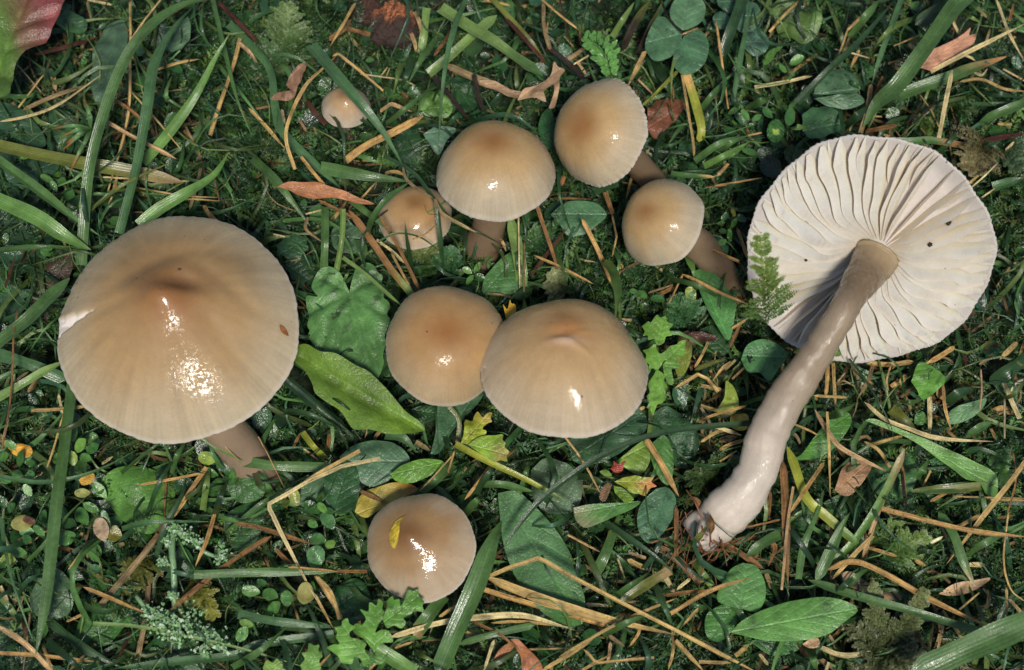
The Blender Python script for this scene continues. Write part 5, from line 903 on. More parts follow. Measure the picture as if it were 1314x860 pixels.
creeper('creeping plant spreading small round leaves along the left edge', 'C', [(105,190,22,17,80),(60,185,22,16,20),(15,125,24,18,0),(40,85,22,15,30),(95,240,20,16,60),(10,280,22,17,40),(40,300,20,15,-30),(140,200,18,14,-60),(70,130,24,17,-40),(20,205,20,15,10),(110,150,18,14,60)], [[(0,140),(60,190),(110,200),(140,180)], [(60,190),(50,260),(10,300)]])
creeper('creeping plant in the middle of the mat with a pink and a yellowed leaf', 'C', [(210,262,20,15,80,YG),(285,250,26,18,-10,(170,176,120)),(240,355,34,22,20),(285,330,36,24,60),(350,375,42,30,75,PK),(396,392,24,32,10,(120,120,60)),(365,345,34,16,80),(315,300,26,18,20),(230,404,34,28,-20),(328,455,36,28,70),(185,290,22,17,40),(345,240,30,20,50)], [[(200,260),(270,270),(330,330),(370,380)], [(330,330),(280,360),(230,400)], [(330,400),(328,450)]])
creeper('creeping plant with a withered bud at the lower edge of the mat', 'C', [(80,352,40,30,-20,(150,150,100)),(100,345,30,14,30,(150,96,80)),(92,382,26,20,0,(110,160,120)),(90,410,24,20,10),(60,455,38,22,10),(28,478,34,26,20,(150,170,90)),(10,500,20,14,30),(150,330,22,17,-50),(135,380,20,15,40)], [[(150,330),(100,370),(60,450)], [(60,450),(20,480)]])
creeper('creeping sprig with one pale yellow leaf below the rim of the large mushroom', 'C', [(715,130,32,26,10,(140,170,90)),(770,155,28,24,40),(722,180,28,18,10),(755,222,32,28,60,(96,146,90)),(800,188,17,13,-60),(815,210,13,10,20),(780,200,15,11,30)], [[(740,120),(760,180),(800,215)]])
creeper('creeping sprig lying lowest beside the bent pale stalk near the lobed plant', 'C', [(1110,262,20,16,80),(1130,342,34,26,60,(88,138,96)),(1075,300,28,22,30),(1105,302,20,15,-40),(1095,410,30,24,10,(110,160,104)),(1090,468,38,34,-60,(90,140,94)),(1135,430,16,14,0),(1015,262,30,22,70,(140,150,80)),(985,285,22,16,80,(130,150,80))], [[(1110,250),(1115,330),(1120,420)], [(1120,400),(1095,440)]])
creeper('creeping sprig with a brown spotted pod leaf beside the wedge shaped cut blade', 'C', [(865,588,32,22,5,(110,158,100)),(932,600,32,24,25),(990,612,22,30,0),(945,645,28,22,-30),(1055,598,28,42,15,(150,150,100)),(850,700,22,16,10,(120,160,90)),(835,735,30,22,-50),(905,560,18,13,20)], [[(840,590),(910,610),(990,590),(1050,600)], [(910,610),(860,700)]])
creeper('tiny upright sprig with round leaves between the brown stem and the gills', 'H', [(1240,282,34,13,85,(130,130,60)),(1198,302,24,16,-50),(1192,377,26,16,-10),(1282,312,26,20,30),(1186,428,28,18,-40),(1222,402,20,14,60),(1246,332,18,14,-40),(1180,335,18,13,20),(1225,380,16,12,40)], [[(1215,440),(1225,370),(1240,290)]], z=15)
creeper('small sprig with a yellow green leaf beneath the leaning mushroom', 'H', [(928,592,30,20,80),(785,690,34,24,40),(866,712,36,22,20),(1030,687,36,30,60,(128,150,70)),(745,672,20,15,30),(920,770,28,16,20)], [[(790,690),(860,700),(930,600)], [(860,700),(1020,680)]])
creeper('small sprig with glossy leaves between clover and gills', 'F', [(260,208,16,13,0,(110,158,96)),(225,240,26,20,-30),(340,258,30,22,-20),(280,292,20,14,20),(75,470,24,18,10,(110,158,110)),(215,482,26,20,20),(120,490,24,17,30),(300,340,18,14,0),(170,500,20,14,-20),(310,500,24,40,20)], [[(255,200),(300,290),(320,350)], [(60,480),(130,470),(220,490)]])
creeper('tiny four leaved sprig in front of the hollow stem', 'G', [(1015,578,26,18,20,(120,164,104)),(1065,562,24,16,-50,(110,158,96)),(1080,612,26,20,20),(1028,622,24,16,-30)], [[(1045,590),(1040,620)]], z=12)
creeper('dark small leaved sprig beneath the crossing blades beside the left edge', 'A', [(178,680,20,15,0,(96,140,84)),(215,665,22,16,-40),(265,742,22,28,20),(235,690,26,18,30),(205,710,20,14,60),(290,700,24,16,20),(90,600,14,12,0)], [[(180,690),(230,690),(270,750)]], z=9)
creeper('dark sprig with oval leaves in the lower left thicket', 'C', [(20,640,26,20,20,(46,80,60)),(60,690,30,22,-30,(44,78,56)),(225,715,30,22,20,(90,136,84)),(170,645,24,18,40,(48,84,54)),(320,500,34,24,-20,(46,84,54)),(260,530,30,22,30,(44,80,52)),(390,520,26,20,0,(50,88,56))], [[(20,640),(100,660),(220,710)], [(260,530),(390,520)]], z=6)
creeper('glossy dark sprig between the yellow dead leaf and the bent pale stalk', 'K', [(38,128,20,26,20,(80,130,72)),(12,165,26,18,0),(45,172,22,18,40,(96,146,76)),(70,225,42,32,60,(80,124,92)),(80,325,24,20,-30,(100,140,70)),(25,305,36,28,10,(84,134,80)),(20,375,40,44,60,(86,132,92)),(75,185,20,16,0),(5,240,24,20,30),(0,520,14,40,10)], [[(60,120),(50,200),(60,320)], [(60,320),(20,380)]], z=15)

def lobed(label, cat, tile, parts, stems=(), z=15, col=(104,152,70), name='lobed_plant', ruf=0.10):
    m = np.mean(parts[0][0], 0); root = plant(label, cat, (tile, tuple(m)), None, name)
    for i, (o, b, t, *c) in enumerate(parts):
        leaf(tile, o, b, t, c[0] if c else col, None, z + (i % 3), parent=root, name='leaflet', fold=0.2, ruf=ruf, tipcol=c[1] if len(c) > 1 else None)
    for s in stems: stemlet(root, tile, s, 3.5, (92, 112, 54), (z - 8, z - 2, z - 2))
lobed('bright green leaflets growing beside the dented mushroom', 'lobed leaf', 'J', [
    ([(730,62),(760,45),(772,50),(798,15),(815,28),(840,18),(845,48),(872,60),(855,85),(868,110),(840,118),(830,145),(800,155),(785,128),(760,132),(755,110),(735,112),(742,90)], (800,155), (835,22)),
    ([(735,170),(765,165),(790,150),(800,180),(815,195),(840,180),(860,160),(890,150),(900,138),(932,130),(925,170),(930,195),(900,212),(860,232),(835,225),(800,272),(780,262),(760,272),(762,245),(742,232),(750,200)], (820,250), (925,140)),
    ([(750,440),(762,420),(752,390),(765,372),(758,335),(785,290),(800,268),(835,292),(832,318),(848,345),(838,372),(840,400),(820,425),(800,430),(780,478),(770,455)], (805,270), (775,475)),
    ([(825,245),(850,218),(880,225),(908,252),(880,262),(865,262),(875,330),(850,332),(832,290)], (830,240), (870,325), (110,160,86)),
    ([(700,330),(730,310),(760,290),(770,260),(740,240),(735,280),(710,300)], (770,260), (700,330), (84,130,62))], [[(830,300),(815,240),(800,160)], [(815,240),(860,210)]], 17)
lobed('yellow green lobed leaf with browned edges between the middle mushrooms', 'lobed leaf', 'I', [
    ([(828,605),(840,570),(845,530),(842,510),(852,492),(880,502),(890,475),(905,456),(918,470),(930,487),(945,470),(972,462),(965,490),(972,505),(950,515),(928,540),(945,548),(942,565),(905,580),(880,612)], (830,610), (950,480), (158,176,70), (186,166,80)),
    ([(862,612),(900,585),(930,572),(980,568),(1022,565),(1020,592),(1035,605),(1030,622),(1052,645),(1038,662),(1042,690),(1010,685),(980,692),(940,665),(900,642)], (862,612), (1050,660), (128,164,66), (168,160,84))], [[(800,640),(830,610),(870,610)]], 18)
lobed('lobed bright green plant in front of the bottom mushroom', 'lobed leaf', 'K', [
    ([(265,790),(235,745),(180,702),(172,672),(190,660),(212,668),(230,642),(205,602),(240,612),(245,572),(275,585),(282,556),(302,572),(300,602),(318,622),(288,660),(270,702),(300,690),(332,702),(345,740),(310,745),(290,752)], (265,790), (270,570), (100,152,72)),
    ([(300,640),(318,600),(318,565),(342,545),(350,562),(372,560),(378,590),(395,560),(410,520),(430,525),(452,518),(455,545),(478,570),(470,590),(478,612),(440,610),(415,625),(390,640),(400,660),(380,682),(350,672),(320,682)], (300,665), (460,540), (94,146,66)),
    ([(60,762),(90,752),(120,752),(105,725),(108,700),(98,680),(125,672),(130,650),(152,640),(160,662),(185,680),(160,700),(168,722),(200,730),(232,752),(225,775),(250,820),(222,842),(205,812),(180,805),(170,832),(130,830),(110,800)], (240,810), (130,670), (106,158,78)),
    ([(-15,742),(10,755),(32,752),(28,780),(48,800),(32,820),(38,852),(20,882),(-20,880)], (-15,870), (35,760), (112,160,86)),
    ([(255,790),(290,800),(320,790),(350,740),(330,780),(300,830),(260,830)], (255,800), (345,745), (84,130,60)),
    ([(200,830),(230,820),(250,780),(262,800),(258,840),(215,850)], (205,845), (255,785), (70,118,56))], [[(230,870),(260,800),(300,670)], [(250,790),(200,760)]], 23)
lobed('reddish seedling leaflets below the dented mushroom', 'lobed leaf', 'J', [
    ([(585,722),(598,705),(600,685),(615,698),(628,702),(640,690),(656,684),(645,708),(640,732),(610,742)], (600,745), (630,690), (176,76,58)),
    ([(603,782),(650,762),(700,754),(735,762),(782,764),(772,782),(798,802),(768,812),(745,846),(715,835),(680,832),(640,805)], (605,782), (785,790), (148,164,66), (206,130,76)),
    ([(600,800),(640,812),(668,832),(692,862),(660,880),(630,860),(605,830)], (600,800), (680,870), (110,146,56)),
    ([(535,735),(552,726),(572,730),(592,752),(568,758),(548,750)], (592,752), (535,735), (96,130,62)),
    ([(540,820),(560,795),(590,790),(580,830),(560,870),(535,860)], (580,790), (550,865), (120,92,62))], [[(500,765),(570,760),(620,770)]], 14)
lobed('toothed leaf piece against the lower edge beside the lobed plant', 'lobed leaf', 'C', [
    ([(1035,840),(1050,820),(1040,800),(1065,795),(1070,765),(1090,785),(1110,800),(1095,830),(1100,870),(1050,880)], (1070,880), (1075,770), (116,160,90)),
    ([(905,850),(920,825),(940,835),(955,820),(975,850),(960,880),(915,880)], (940,890), (940,820), (120,160,80))], [], 18)
# feathery leaf: narrow lobes along a rachis
def feathery():
    root = plant('feathery fresh green leaf standing above the egg shaped mushroom', 'feathery leaf', ('E', (640,390)), None, 'feathery_leaf')
    rach = crom(np.array([(640,400),(625,330),(590,250),(520,190)], float), 9)
    stemlet(root, 'E', [(640,400),(625,330),(590,250),(520,190)], 3, (92,132,70), (14,17,18,18), 'rachis')
    g = np.random.default_rng(3)
    for i in range(1, 9):
        p = rach[i]; t = rach[i] - rach[i - 1]; a0 = math.atan2(t[1], t[0]); Ln = 95 * math.sin(math.pi * (i + 1.5) / 11)
        for sgn in (-1, 1):
            for da, f in ((0.95, 1.0), (0.5, 0.72), (1.35, 0.6)):
                a = a0 + sgn * da + g.uniform(-0.1, 0.1); L = Ln * f * g.uniform(0.8, 1.1)
                d = np.array([math.cos(a), math.sin(a)]); n = np.array([-d[1], d[0]]); st = p + d * L * 0.12
                o = [st, p + d * L * 0.4 + n * 8, p + d * L * 0.75 + n * 11, p + d * L, p + d * L * 0.75 - n * 11, p + d * L * 0.4 - n * 8]
                leaf('E', [tuple(q) for q in o], tuple(st), tuple(p + d * L), (96,150,84), None, 19 + g.uniform(-2, 2), parent=root, name='leaflet', steps=6, fold=0.3, mat=M_SMALL)
feathery()
# spiky sprig beside the tall arching blade
sp = plant('spiky sprig with brown tipped needles beside the tall arching blade', 'spiky sprig', ('A', (345,490)), None, 'spiky_sprig')
for t in ((315,378), (200,490), (238,572), (250,548), (264,658), (300,600), (235,520), (330,420)):
    q = px('A', [(346,490), ((346 + t[0]) / 2 + 6, (490 + t[1]) / 2 - 10), t]); c3 = np.array([P(a[0], a[1], h) for a, h in zip(q, (0.013, 0.017, 0.014))])
    V, F, UV = ribbon(c3, 2.6 * pxsize(c3[0]), (0.3, 0.8), 0.6, 0, 0, 12, 5, int(t[0])); k = smooth(0.6, 0.9, UV[:, :1])
    place('needle', V, F, UV, lin((100,140,84)) * (1 - k) + lin((168,104,60)) * k, M_GRASS, sp)

# ================================================================ moss
def frond(c3, width, pairs, seed, jit=0.22, droop=0.15, fat=0.17):
    """one feathery moss shoot: a stem with rows of small pointed leaves; returns V, F"""
    p = crom(c3, pairs); t = nrm(np.gradient(p, axis=0)); side = nrm(np.cross(t, np.array([0.02, -0.15, 1.0]))); nor = np.cross(side, t)
    s = np.linspace(0, 1, pairs); w = width * np.sin(np.pi * (0.12 + 0.82 * s)) ** 0.8; g = np.random.default_rng(seed); V = []
    for sgn in (-1, 1):
        for row in (0.0, 0.55):
            k = g.uniform(0.75, 1.15, (pairs, 1)); ww = w[:, None] * k * (1 - 0.35 * row)
            d = nrm(side * sgn + t * (0.75 + 0.3 * row) + nor * (0.1 + row * 0.8) + jit * g.normal(0, 1, (pairs, 3))); n2 = nrm(np.cross(d, nor + 0.3 * side))
            b = p + 0.02 * ww * d
            V.append(np.stack([b, b + d * ww * 0.45 + n2 * ww * fat, b + d * ww - nor * ww * droop, b + d * ww * 0.45 - n2 * ww * fat], 1))
    V = np.concatenate(V, 0); F = np.arange(len(V) * 4).reshape(-1, 4); return V.reshape(-1, 3), F
def shoot(label, tile, base, tip, w, branches, col, z, seed, tipc=None):
    q = px(tile, [base, ((base[0] + tip[0]) / 2 + 4, (base[1] + tip[1]) / 2), tip]); c3 = np.array([P(a[0], a[1], h / 1000) for a, h in zip(q, z)])
    u = pxsize(c3[1]); g = np.random.default_rng(seed); VV, FF, n = [], [], 0
    def addp(V, F):
        nonlocal n; VV.append(V); FF.append(F + n); n += len(V)
    addp(*frond(c3, 9.0 * u, 50, seed, 0.3, fat=0.36))
    branches = int(branches * 1.6); p = crom(c3, branches + 2)[1:]; t = nrm(np.gradient(p, axis=0)); side = nrm(np.cross(t, np.array([0, -.2, 1.0])))
    for i in range(branches):
        L = w * u * (1.05 - 0.85 * i / branches)
        for sg in (-1, 1):
            d = side[i] * sg * L * g.uniform(0.5, 1.15) + t[i] * L * g.uniform(0.3, 0.9) + np.array([0, 0, L * g.uniform(-0.35, 0.45)])
            addp(*frond(np.array([p[i], p[i] + d * 0.55 + [0, 0, L * 0.1], p[i] + d]), 5.6 * u, 15, seed + i * 3 + sg, 0.35, fat=0.40))
    V = np.concatenate(VV); F = np.concatenate(FF); k = ((V - V.mean(0)) @ nrm(c3[-1] - c3[0])); k = smooth(0, 1, (k - k.min()) / (k.max() - k.min()))[:, None]
    rn = np.repeat(g.uniform(0.75, 1.25, len(V) // 4), 4)[:, None]
    o = place('moss_shoot', V, F, None, (lin(col) * (1 - k) + lin(tipc or col) * k) * rn, M_MOSS); tag(o, label, 'moss shoot')
shoot('feathery moss shoot overlapping the edge of the white gills', 'O', (120,690), (98,375), 42, 10, (72,104,46), (38,53,58), 3, (120,142,66))
shoot('wet olive moss shoot rising at the bottom edge under the long narrow blade', 'T', (370,800), (345,540), 30, 10, (76,88,50), (8,13,15), 4, (128,138,90))
shoot('second olive moss shoot with a pale tip crossing the long narrow blade', 'T', (400,790), (540,565), 26, 10, (66,80,44), (8,15,19), 5, (120,128,80))
for i, (b, t) in enumerate((((370,790),(240,690)), ((360,800),(260,840)), ((400,790),(470,860)), ((380,790),(560,830)), ((370,810),(330,900)))):
    shoot(('dark moss shoot spreading to the long smooth leaf', 'dark moss shoot hugging the bottom edge under the papery husk', 'dark moss shoot leaning out of the bottom edge', 'dark moss shoot spreading toward the wide corner blade', 'dark moss shoot pointing straight out at the bottom')[i], 'T', b, t, 26, 9, (74,84,54), (9,12,10), 6 + i, (112,118,78))
shoot('bright fern like moss shoot between the straight stalk and the level orange stalk', 'T', (380,450), (545,365), 34, 9, (70,104,50), (9,13,13), 20, (120,144,74))
shoot('upper fern like moss shoot beside the straight stalk', 'T', (340,400), (455,330), 30, 8, (66,98,50), (8,12,12), 21, (108,134,70))
shoot('small pinnate moss shoot near the right picture edge above the wide blade', 'T', (760,30), (830,120), 26, 7, (60,98,54), (8,11,11), 22, (84,120,66))
shoot('olive moss shoot hanging beside the pale lichen', 'C', (520,460), (415,590), 30, 8, (92,96,44), (9,12,10), 23, (120,122,60))
shoot('olive moss shoot beside the lower lichen branch', 'C', (660,540), (740,680), 28, 8, (98,104,46), (9,12,12), 24, (150,150,70))
shoot('tall pale green moss shoot in the upper thicket', 'D', (110,330), (110,20), 44, 10, (62,92,44), (8,13,14), 25, (112,134,78))
shoot('moss shoot crossing the tuft beside the twisted leaf scrap', 'A', (1000,330), (1100,20), 40, 10, (50,82,42), (7,11,12), 26, (84,112,62))
shoot('moss shoot below the leaning mushroom and beside the pointed leaf', 'H', (1000,850), (965,700), 38, 8, (52,92,54), (9,13,13), 27, (84,126,76))
shoot('moss shoot under the half hidden mushroom', 'G', (790,560), (800,440), 40, 8, (76,100,52), (8,11,11), 28, (150,160,100))
shoot('moss shoot between the hollow stem and the half hidden mushroom', 'G', (930,600), (920,460), 26, 7, (46,84,50), (8,12,13), 29, (76,118,74))
shoot('brown tinged moss shoot in the mossy corner above the gills', 'S', (420,560), (300,760), 50, 10, (84,84,52), (8,12,12), 30, (132,122,84))
shoot('dark wet moss shoot in the mossy corner under the dark red stem', 'S', (460,600), (620,740), 40, 10, (44,76,44), (7,11,12), 31, (96,120,84))
shoot('dark moss shoot beside the bare picked stem near its base', 'L', (640,90), (560,10), 50, 9, (44,62,34), (9,14,14), 32, (66,88,44))
shoot('moss shoot at the foot of the dented mushroom beside orange stalks', 'H', (420,660), (320,620), 34, 7, (60,84,50), (8,11,11), 33, (150,156,110))
shoot('moss shoot under the round mushroom beside the rusty stalk', 'H', (300,470), (240,380), 40, 8, (44,80,44), (8,11,11), 34, (84,120,66))

# ---- stuff: the moss carpet, the low turf, the ground cover and the fine litter nobody could count
def field(n, spots, seed, base=0.3, pad=260):
    g = np.random.default_rng(seed); out = []
    while len(out) < n:
        x, y = g.uniform(-pad, 1314 + pad, 4000), g.uniform(-pad, 860 + pad, 4000); w = np.full(4000, base)
        for cx, cy, rx, ry, k in spots: w += k * np.exp(-((x - cx) / rx) ** 2 - ((y - cy) / ry) ** 2)
        out += [(a, b) for a, b in np.stack([x, y], 1)[g.uniform(0, 1.2, 4000) < w]]
    return np.array(out[:n])
MOSSY = [(330,150,70,120,0.9), (400,60,80,70,0.6), (1250,200,90,90,0.9), (1200,690,120,90,0.7), (800,380,110,80,0.7), (930,640,50,60,0.6), (880,800,100,60,0.5), (60,560,80,60,0.4), (1280,700,60,140,0.8), (940,250,40,90,0.6), (720,260,60,60,0.4)]
def moss_carpet():
    g = np.random.default_rng(21); T = []
    for k in range(14):
        b = g.uniform(-0.3, 0.3); T.append(frond(np.array([(0, 0, 0), (0.5, b * 0.4, 0.16), (1.0, b, 0.02)]), 0.19, 13, k + 40, 0.45, 0.25, 0.15))
    pts = field(16500, MOSSY, 22); VV, FF, CC, n = [], [], [], 0
    for i, (x, y) in enumerate(pts):
        V, F = T[i % 14]; a = g.uniform(0, 6.283); L = g.uniform(0.0035, 0.0095); ti = g.uniform(-0.1, 1.0)
        q = V * L; q = np.stack([q[:, 0] * math.cos(ti) - q[:, 2] * math.sin(ti), q[:, 1], q[:, 0] * math.sin(ti) + q[:, 2] * math.cos(ti)], 1)
        q = np.stack([q[:, 0] * math.cos(a) - q[:, 1] * math.sin(a), q[:, 0] * math.sin(a) + q[:, 1] * math.cos(a), q[:, 2]], 1)
        z = g.uniform(0.0005, 0.0058); VV.append(q + P(x, y, z)); FF.append(F + n); n += len(q)
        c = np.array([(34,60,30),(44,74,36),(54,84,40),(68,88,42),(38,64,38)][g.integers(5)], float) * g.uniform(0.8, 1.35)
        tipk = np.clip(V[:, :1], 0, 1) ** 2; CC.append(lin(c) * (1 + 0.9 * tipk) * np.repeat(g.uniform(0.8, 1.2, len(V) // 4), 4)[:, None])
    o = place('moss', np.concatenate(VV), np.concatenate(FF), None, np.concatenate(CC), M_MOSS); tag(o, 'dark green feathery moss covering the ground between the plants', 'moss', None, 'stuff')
moss_carpet()
class Heap:
    def __init__(s): s.V, s.F, s.U, s.C, s.n = [], [], [], [], 0
    def add(s, V, F, UV, c):
        s.V.append(V); s.F.append(np.asarray(F) + s.n); s.U.append(UV); s.C.append(np.broadcast_to(c, (len(V), 3))); s.n += len(V)
    def done(s, name, mat, label, cat):
        o = place(name, np.concatenate(s.V), np.concatenate(s.F), np.concatenate(s.U), np.concatenate(s.C), mat); tag(o, label, cat, None, 'stuff'); return o
def low_turf():
    h = Heap(); g = np.random.default_rng(31)
    for i, (x, y) in enumerate(field(4000, [(150,200,160,150,0.6), (900,150,150,100,0.3), (1150,80,100,80,0.4), (250,700,200,120,0.4)], 32, 0.5, 280)):
        a = g.uniform(0, 6.28); L = g.uniform(40, 170); d = np.array([math.cos(a), math.sin(a)]) * L; k = g.uniform(-0.35, 0.35)
        q = [(x, y), (x + d[0] * 0.5 - d[1] * k, y + d[1] * 0.5 + d[0] * k), (x + d[0], y + d[1])]; z = (g.uniform(0.001, 0.004), g.uniform(0.005, 0.014) + (0.008 if i % 9 == 0 else 0), g.uniform(0.003, 0.011))
        c3 = np.array([P(p[0], p[1], zz) for p, zz in zip(q, z)]); V, F, UV = ribbon(c3, (0.7 + 3.4 * g.random() ** 2) * 0.000164, (0.2, 0.9), 0.5, g.uniform(-1, 1), g.uniform(-0.5, 0.5), 9, 3, i)
        h.add(V, F, UV, lin(np.array([(46,78,42),(62,98,52),(84,122,64),(56,90,60),(96,116,60)][g.integers(5)]) * g.uniform(0.7, 1.15)))
    h.done('low_grass', M_GRASS, 'fine dark grass growing low among the moss', 'grass')
def cover():
    h = Heap(); g = np.random.default_rng(41); a = np.linspace(0, 6.283, 11)[:-1]
    for i, (x, y) in enumerate(field(2100, [(120,620,140,140,0.9), (80,250,120,140,0.5), (450,680,200,100,0.5), (850,560,120,120,0.5), (560,60,150,80,0.6), (900,120,120,120,0.5), (400,350,60,60,0.5)], 42, 0.28, 280)):
        L = g.uniform(5, 17) * 0.000164; W = L * g.uniform(0.5, 0.85); r = g.uniform(0, 6.28); c = P(x, y, g.uniform(0.003, 0.0085)); ti, tj = g.uniform(-0.5, 0.5, 2)
        lx, ly = np.concatenate([[0], np.cos(a) * L]), np.concatenate([[0], np.sin(a) * W]); lz = lx * ti + ly * tj + np.abs(ly) * g.uniform(0, 0.6)
        V = c + np.stack([lx * math.cos(r) - ly * math.sin(r), lx * math.sin(r) + ly * math.cos(r), lz], 1)
        F = np.stack([np.zeros(10, int), 1 + np.arange(10), 1 + (np.arange(10) + 1) % 10], 1); UV = np.stack([0.5 + lx / L / 2, 0.5 + ly / W / 2], 1)
        h.add(V, F, UV, lin(np.array([(52,92,46),(66,108,54),(60,98,64),(80,122,62),(46,80,44)][g.integers(5)]) * g.uniform(0.7, 1.1)))
    h.done('ground_cover_leaves', M_SMALL, 'small dark leaves of low ground cover between the moss and grass', 'ground cover')
def litter():
    h = Heap(); g = np.random.default_rng(51)
    for i, (x, y) in enumerate(field(1500, [(1120,520,180,70,1.0), (900,480,70,130,0.8), (1180,760,150,90,0.9), (900,770,130,70,1.0), (1200,120,120,90,0.5), (720,90,140,60,0.4), (150,150,140,110,0.3), (430,230,60,80,0.4), (200,760,170,80,0.3)], 52, 0.10, 240)):
        a = g.uniform(0, 6.28); L = g.uniform(12, 75); d = np.array([math.cos(a), math.sin(a)]) * L; k = g.uniform(-0.2, 0.2)
        q = [(x, y), (x + d[0] * 0.5 - d[1] * k, y + d[1] * 0.5 + d[0] * k), (x + d[0], y + d[1])]; z = g.uniform(0.002, 0.009, 3)
        c3 = np.array([P(p[0], p[1], zz) for p, zz in zip(q, z)]); V, F, UV = ribbon(c3, g.uniform(0.6, 2.3) * 0.000164, (0, 0), 0.8, g.uniform(-1, 1), g.uniform(-0.6, 0.6), 7, 4, i)
        h.add(V, F, UV, lin(np.array([(206,172,112),(176,142,92),(140,106,66),(216,188,132),(124,94,62),(190,160,112)][g.integers(6)]) * g.uniform(0.7, 1.05)))
    h.done('fine_litter', M_STRAW, 'small broken bits of dry stalk scattered over the moss', 'litter')
low_turf(); cover(); litter()

# ---- beads of dew on the moss and low leaves
def dew():
    m, nt, b, N, Lk = mat_base('dew'); b.inputs['Transmission Weight'].default_value = 1.0; b.inputs['Roughness'].default_value = 0.02; b.inputs['IOR'].default_value = 1.33
    t = (1 + 5 ** 0.5) / 2; v = nrm(np.array([(-1,t,0),(1,t,0),(-1,-t,0),(1,-t,0),(0,-1,t),(0,1,t),(0,-1,-t),(0,1,-t),(t,0,-1),(t,0,1),(-t,0,-1),(-t,0,1)], float))
    f = np.array([(0,11,5),(0,5,1),(0,1,7),(0,7,10),(0,10,11),(1,5,9),(5,11,4),(11,10,2),(10,7,6),(7,1,8),(3,9,4),(3,4,2),(3,2,6),(3,6,8),(3,8,9),(4,9,5),(2,4,11),(6,2,10),(8,6,7),(9,8,1)])
    g = np.random.default_rng(61); mo = bpy.data.objects['moss']; mv = np.empty(len(mo.data.vertices) * 3, np.float32); mo.data.vertices.foreach_get('co', mv); mv = mv.reshape(-1, 3) + np.array(mo.location)
    mv = mv[mv[:, 2] > 0.005]; pick = mv[g.integers(0, len(mv), 1800)]; VV, FF, n = [], [], 0
    for p in pick:
        VV.append(v * (0.00010 + 0.00022 * g.random() ** 3) * [1, 1, 0.8] + p + [0, 0, 0.0001]); FF.append(f + n); n += 12
    o = place('dew', np.concatenate(VV), np.concatenate(FF), None, None, m); tag(o, 'tiny beads of dew clinging to the moss', 'dew', None, 'stuff')
dew()

# ================================================================ lichen, debris
def lichen():
    root = plant('pale mint green lichen crusting a forked twig below the large mushroom', 'lichen', ('C', (600,600)), None, 'lichen')
    lines = [([(605,350),(592,430),(598,520),(602,645)], 9.5, (13,15,15,12)), ([(470,605),(520,660),(620,700),(760,790)], 6.5, (14,14,14,13)), ([(610,365),(660,410),(710,455),(775,475)], 6.5, (15,15,14,12)), ([(775,475),(765,430),(768,405)], 4, (12,12,12))]
    for q, w, z in lines: stemlet(root, 'C', q, w, (132,168,118), z, 'branch')
    g = np.random.default_rng(71); VV, FF, CC, n = [], [], [], 0
    spots = [((600,375),30,60), ((640,395),30,40), ((680,420),22,30), ((560,485),18,26), ((595,600),16,36), ((575,420),16,24), ((760,470),26,24), ((560,690),50,60), ((640,700),60,80), ((600,730),40,40), ((720,740),40,50), ((770,780),26,26), ((700,790),30,24), ((520,665),24,30), ((765,430),12,10)]
    for (cx, cy), r, k in spots:
        for _ in range(int(k * 1.9)):
            x, y = g.normal(cx, r * 0.5), g.normal(cy, r * 0.45); c = P(*px('C', [(x, y)])[0], g.uniform(0.0125, 0.018)); s = g.uniform(2.4, 6.0) / 2.686 * 0.00016
            a = np.linspace(0, 6.283, 9)[:-1]; rr = s * (1 + 0.35 * np.sin(3 * a + g.uniform(0, 6)) + 0.2 * g.uniform(-1, 1, 8)); nx, ny = g.uniform(-0.7, 0.7, 2)
            lx, ly = np.cos(a) * rr, np.sin(a) * rr
            V = np.concatenate([[c + [0, 0, -0.4 * s]], c + np.stack([lx, ly, lx * nx + ly * ny + 0.3 * s], 1)])
            VV.append(V); FF.append(np.stack([np.zeros(8, int), 1 + np.arange(8), 1 + (np.arange(8) + 1) % 8], 1) + n); n += 9
            CC.append(np.broadcast_to(lin(np.array([(140,176,128),(122,160,104),(176,200,168),(108,148,90)][g.integers(4)])), (9, 3)))
    o = place('lobes', np.concatenate(VV), np.concatenate(FF), None, np.concatenate(CC), M_LICHEN, root); o['kind'] = 'stuff'
lichen()
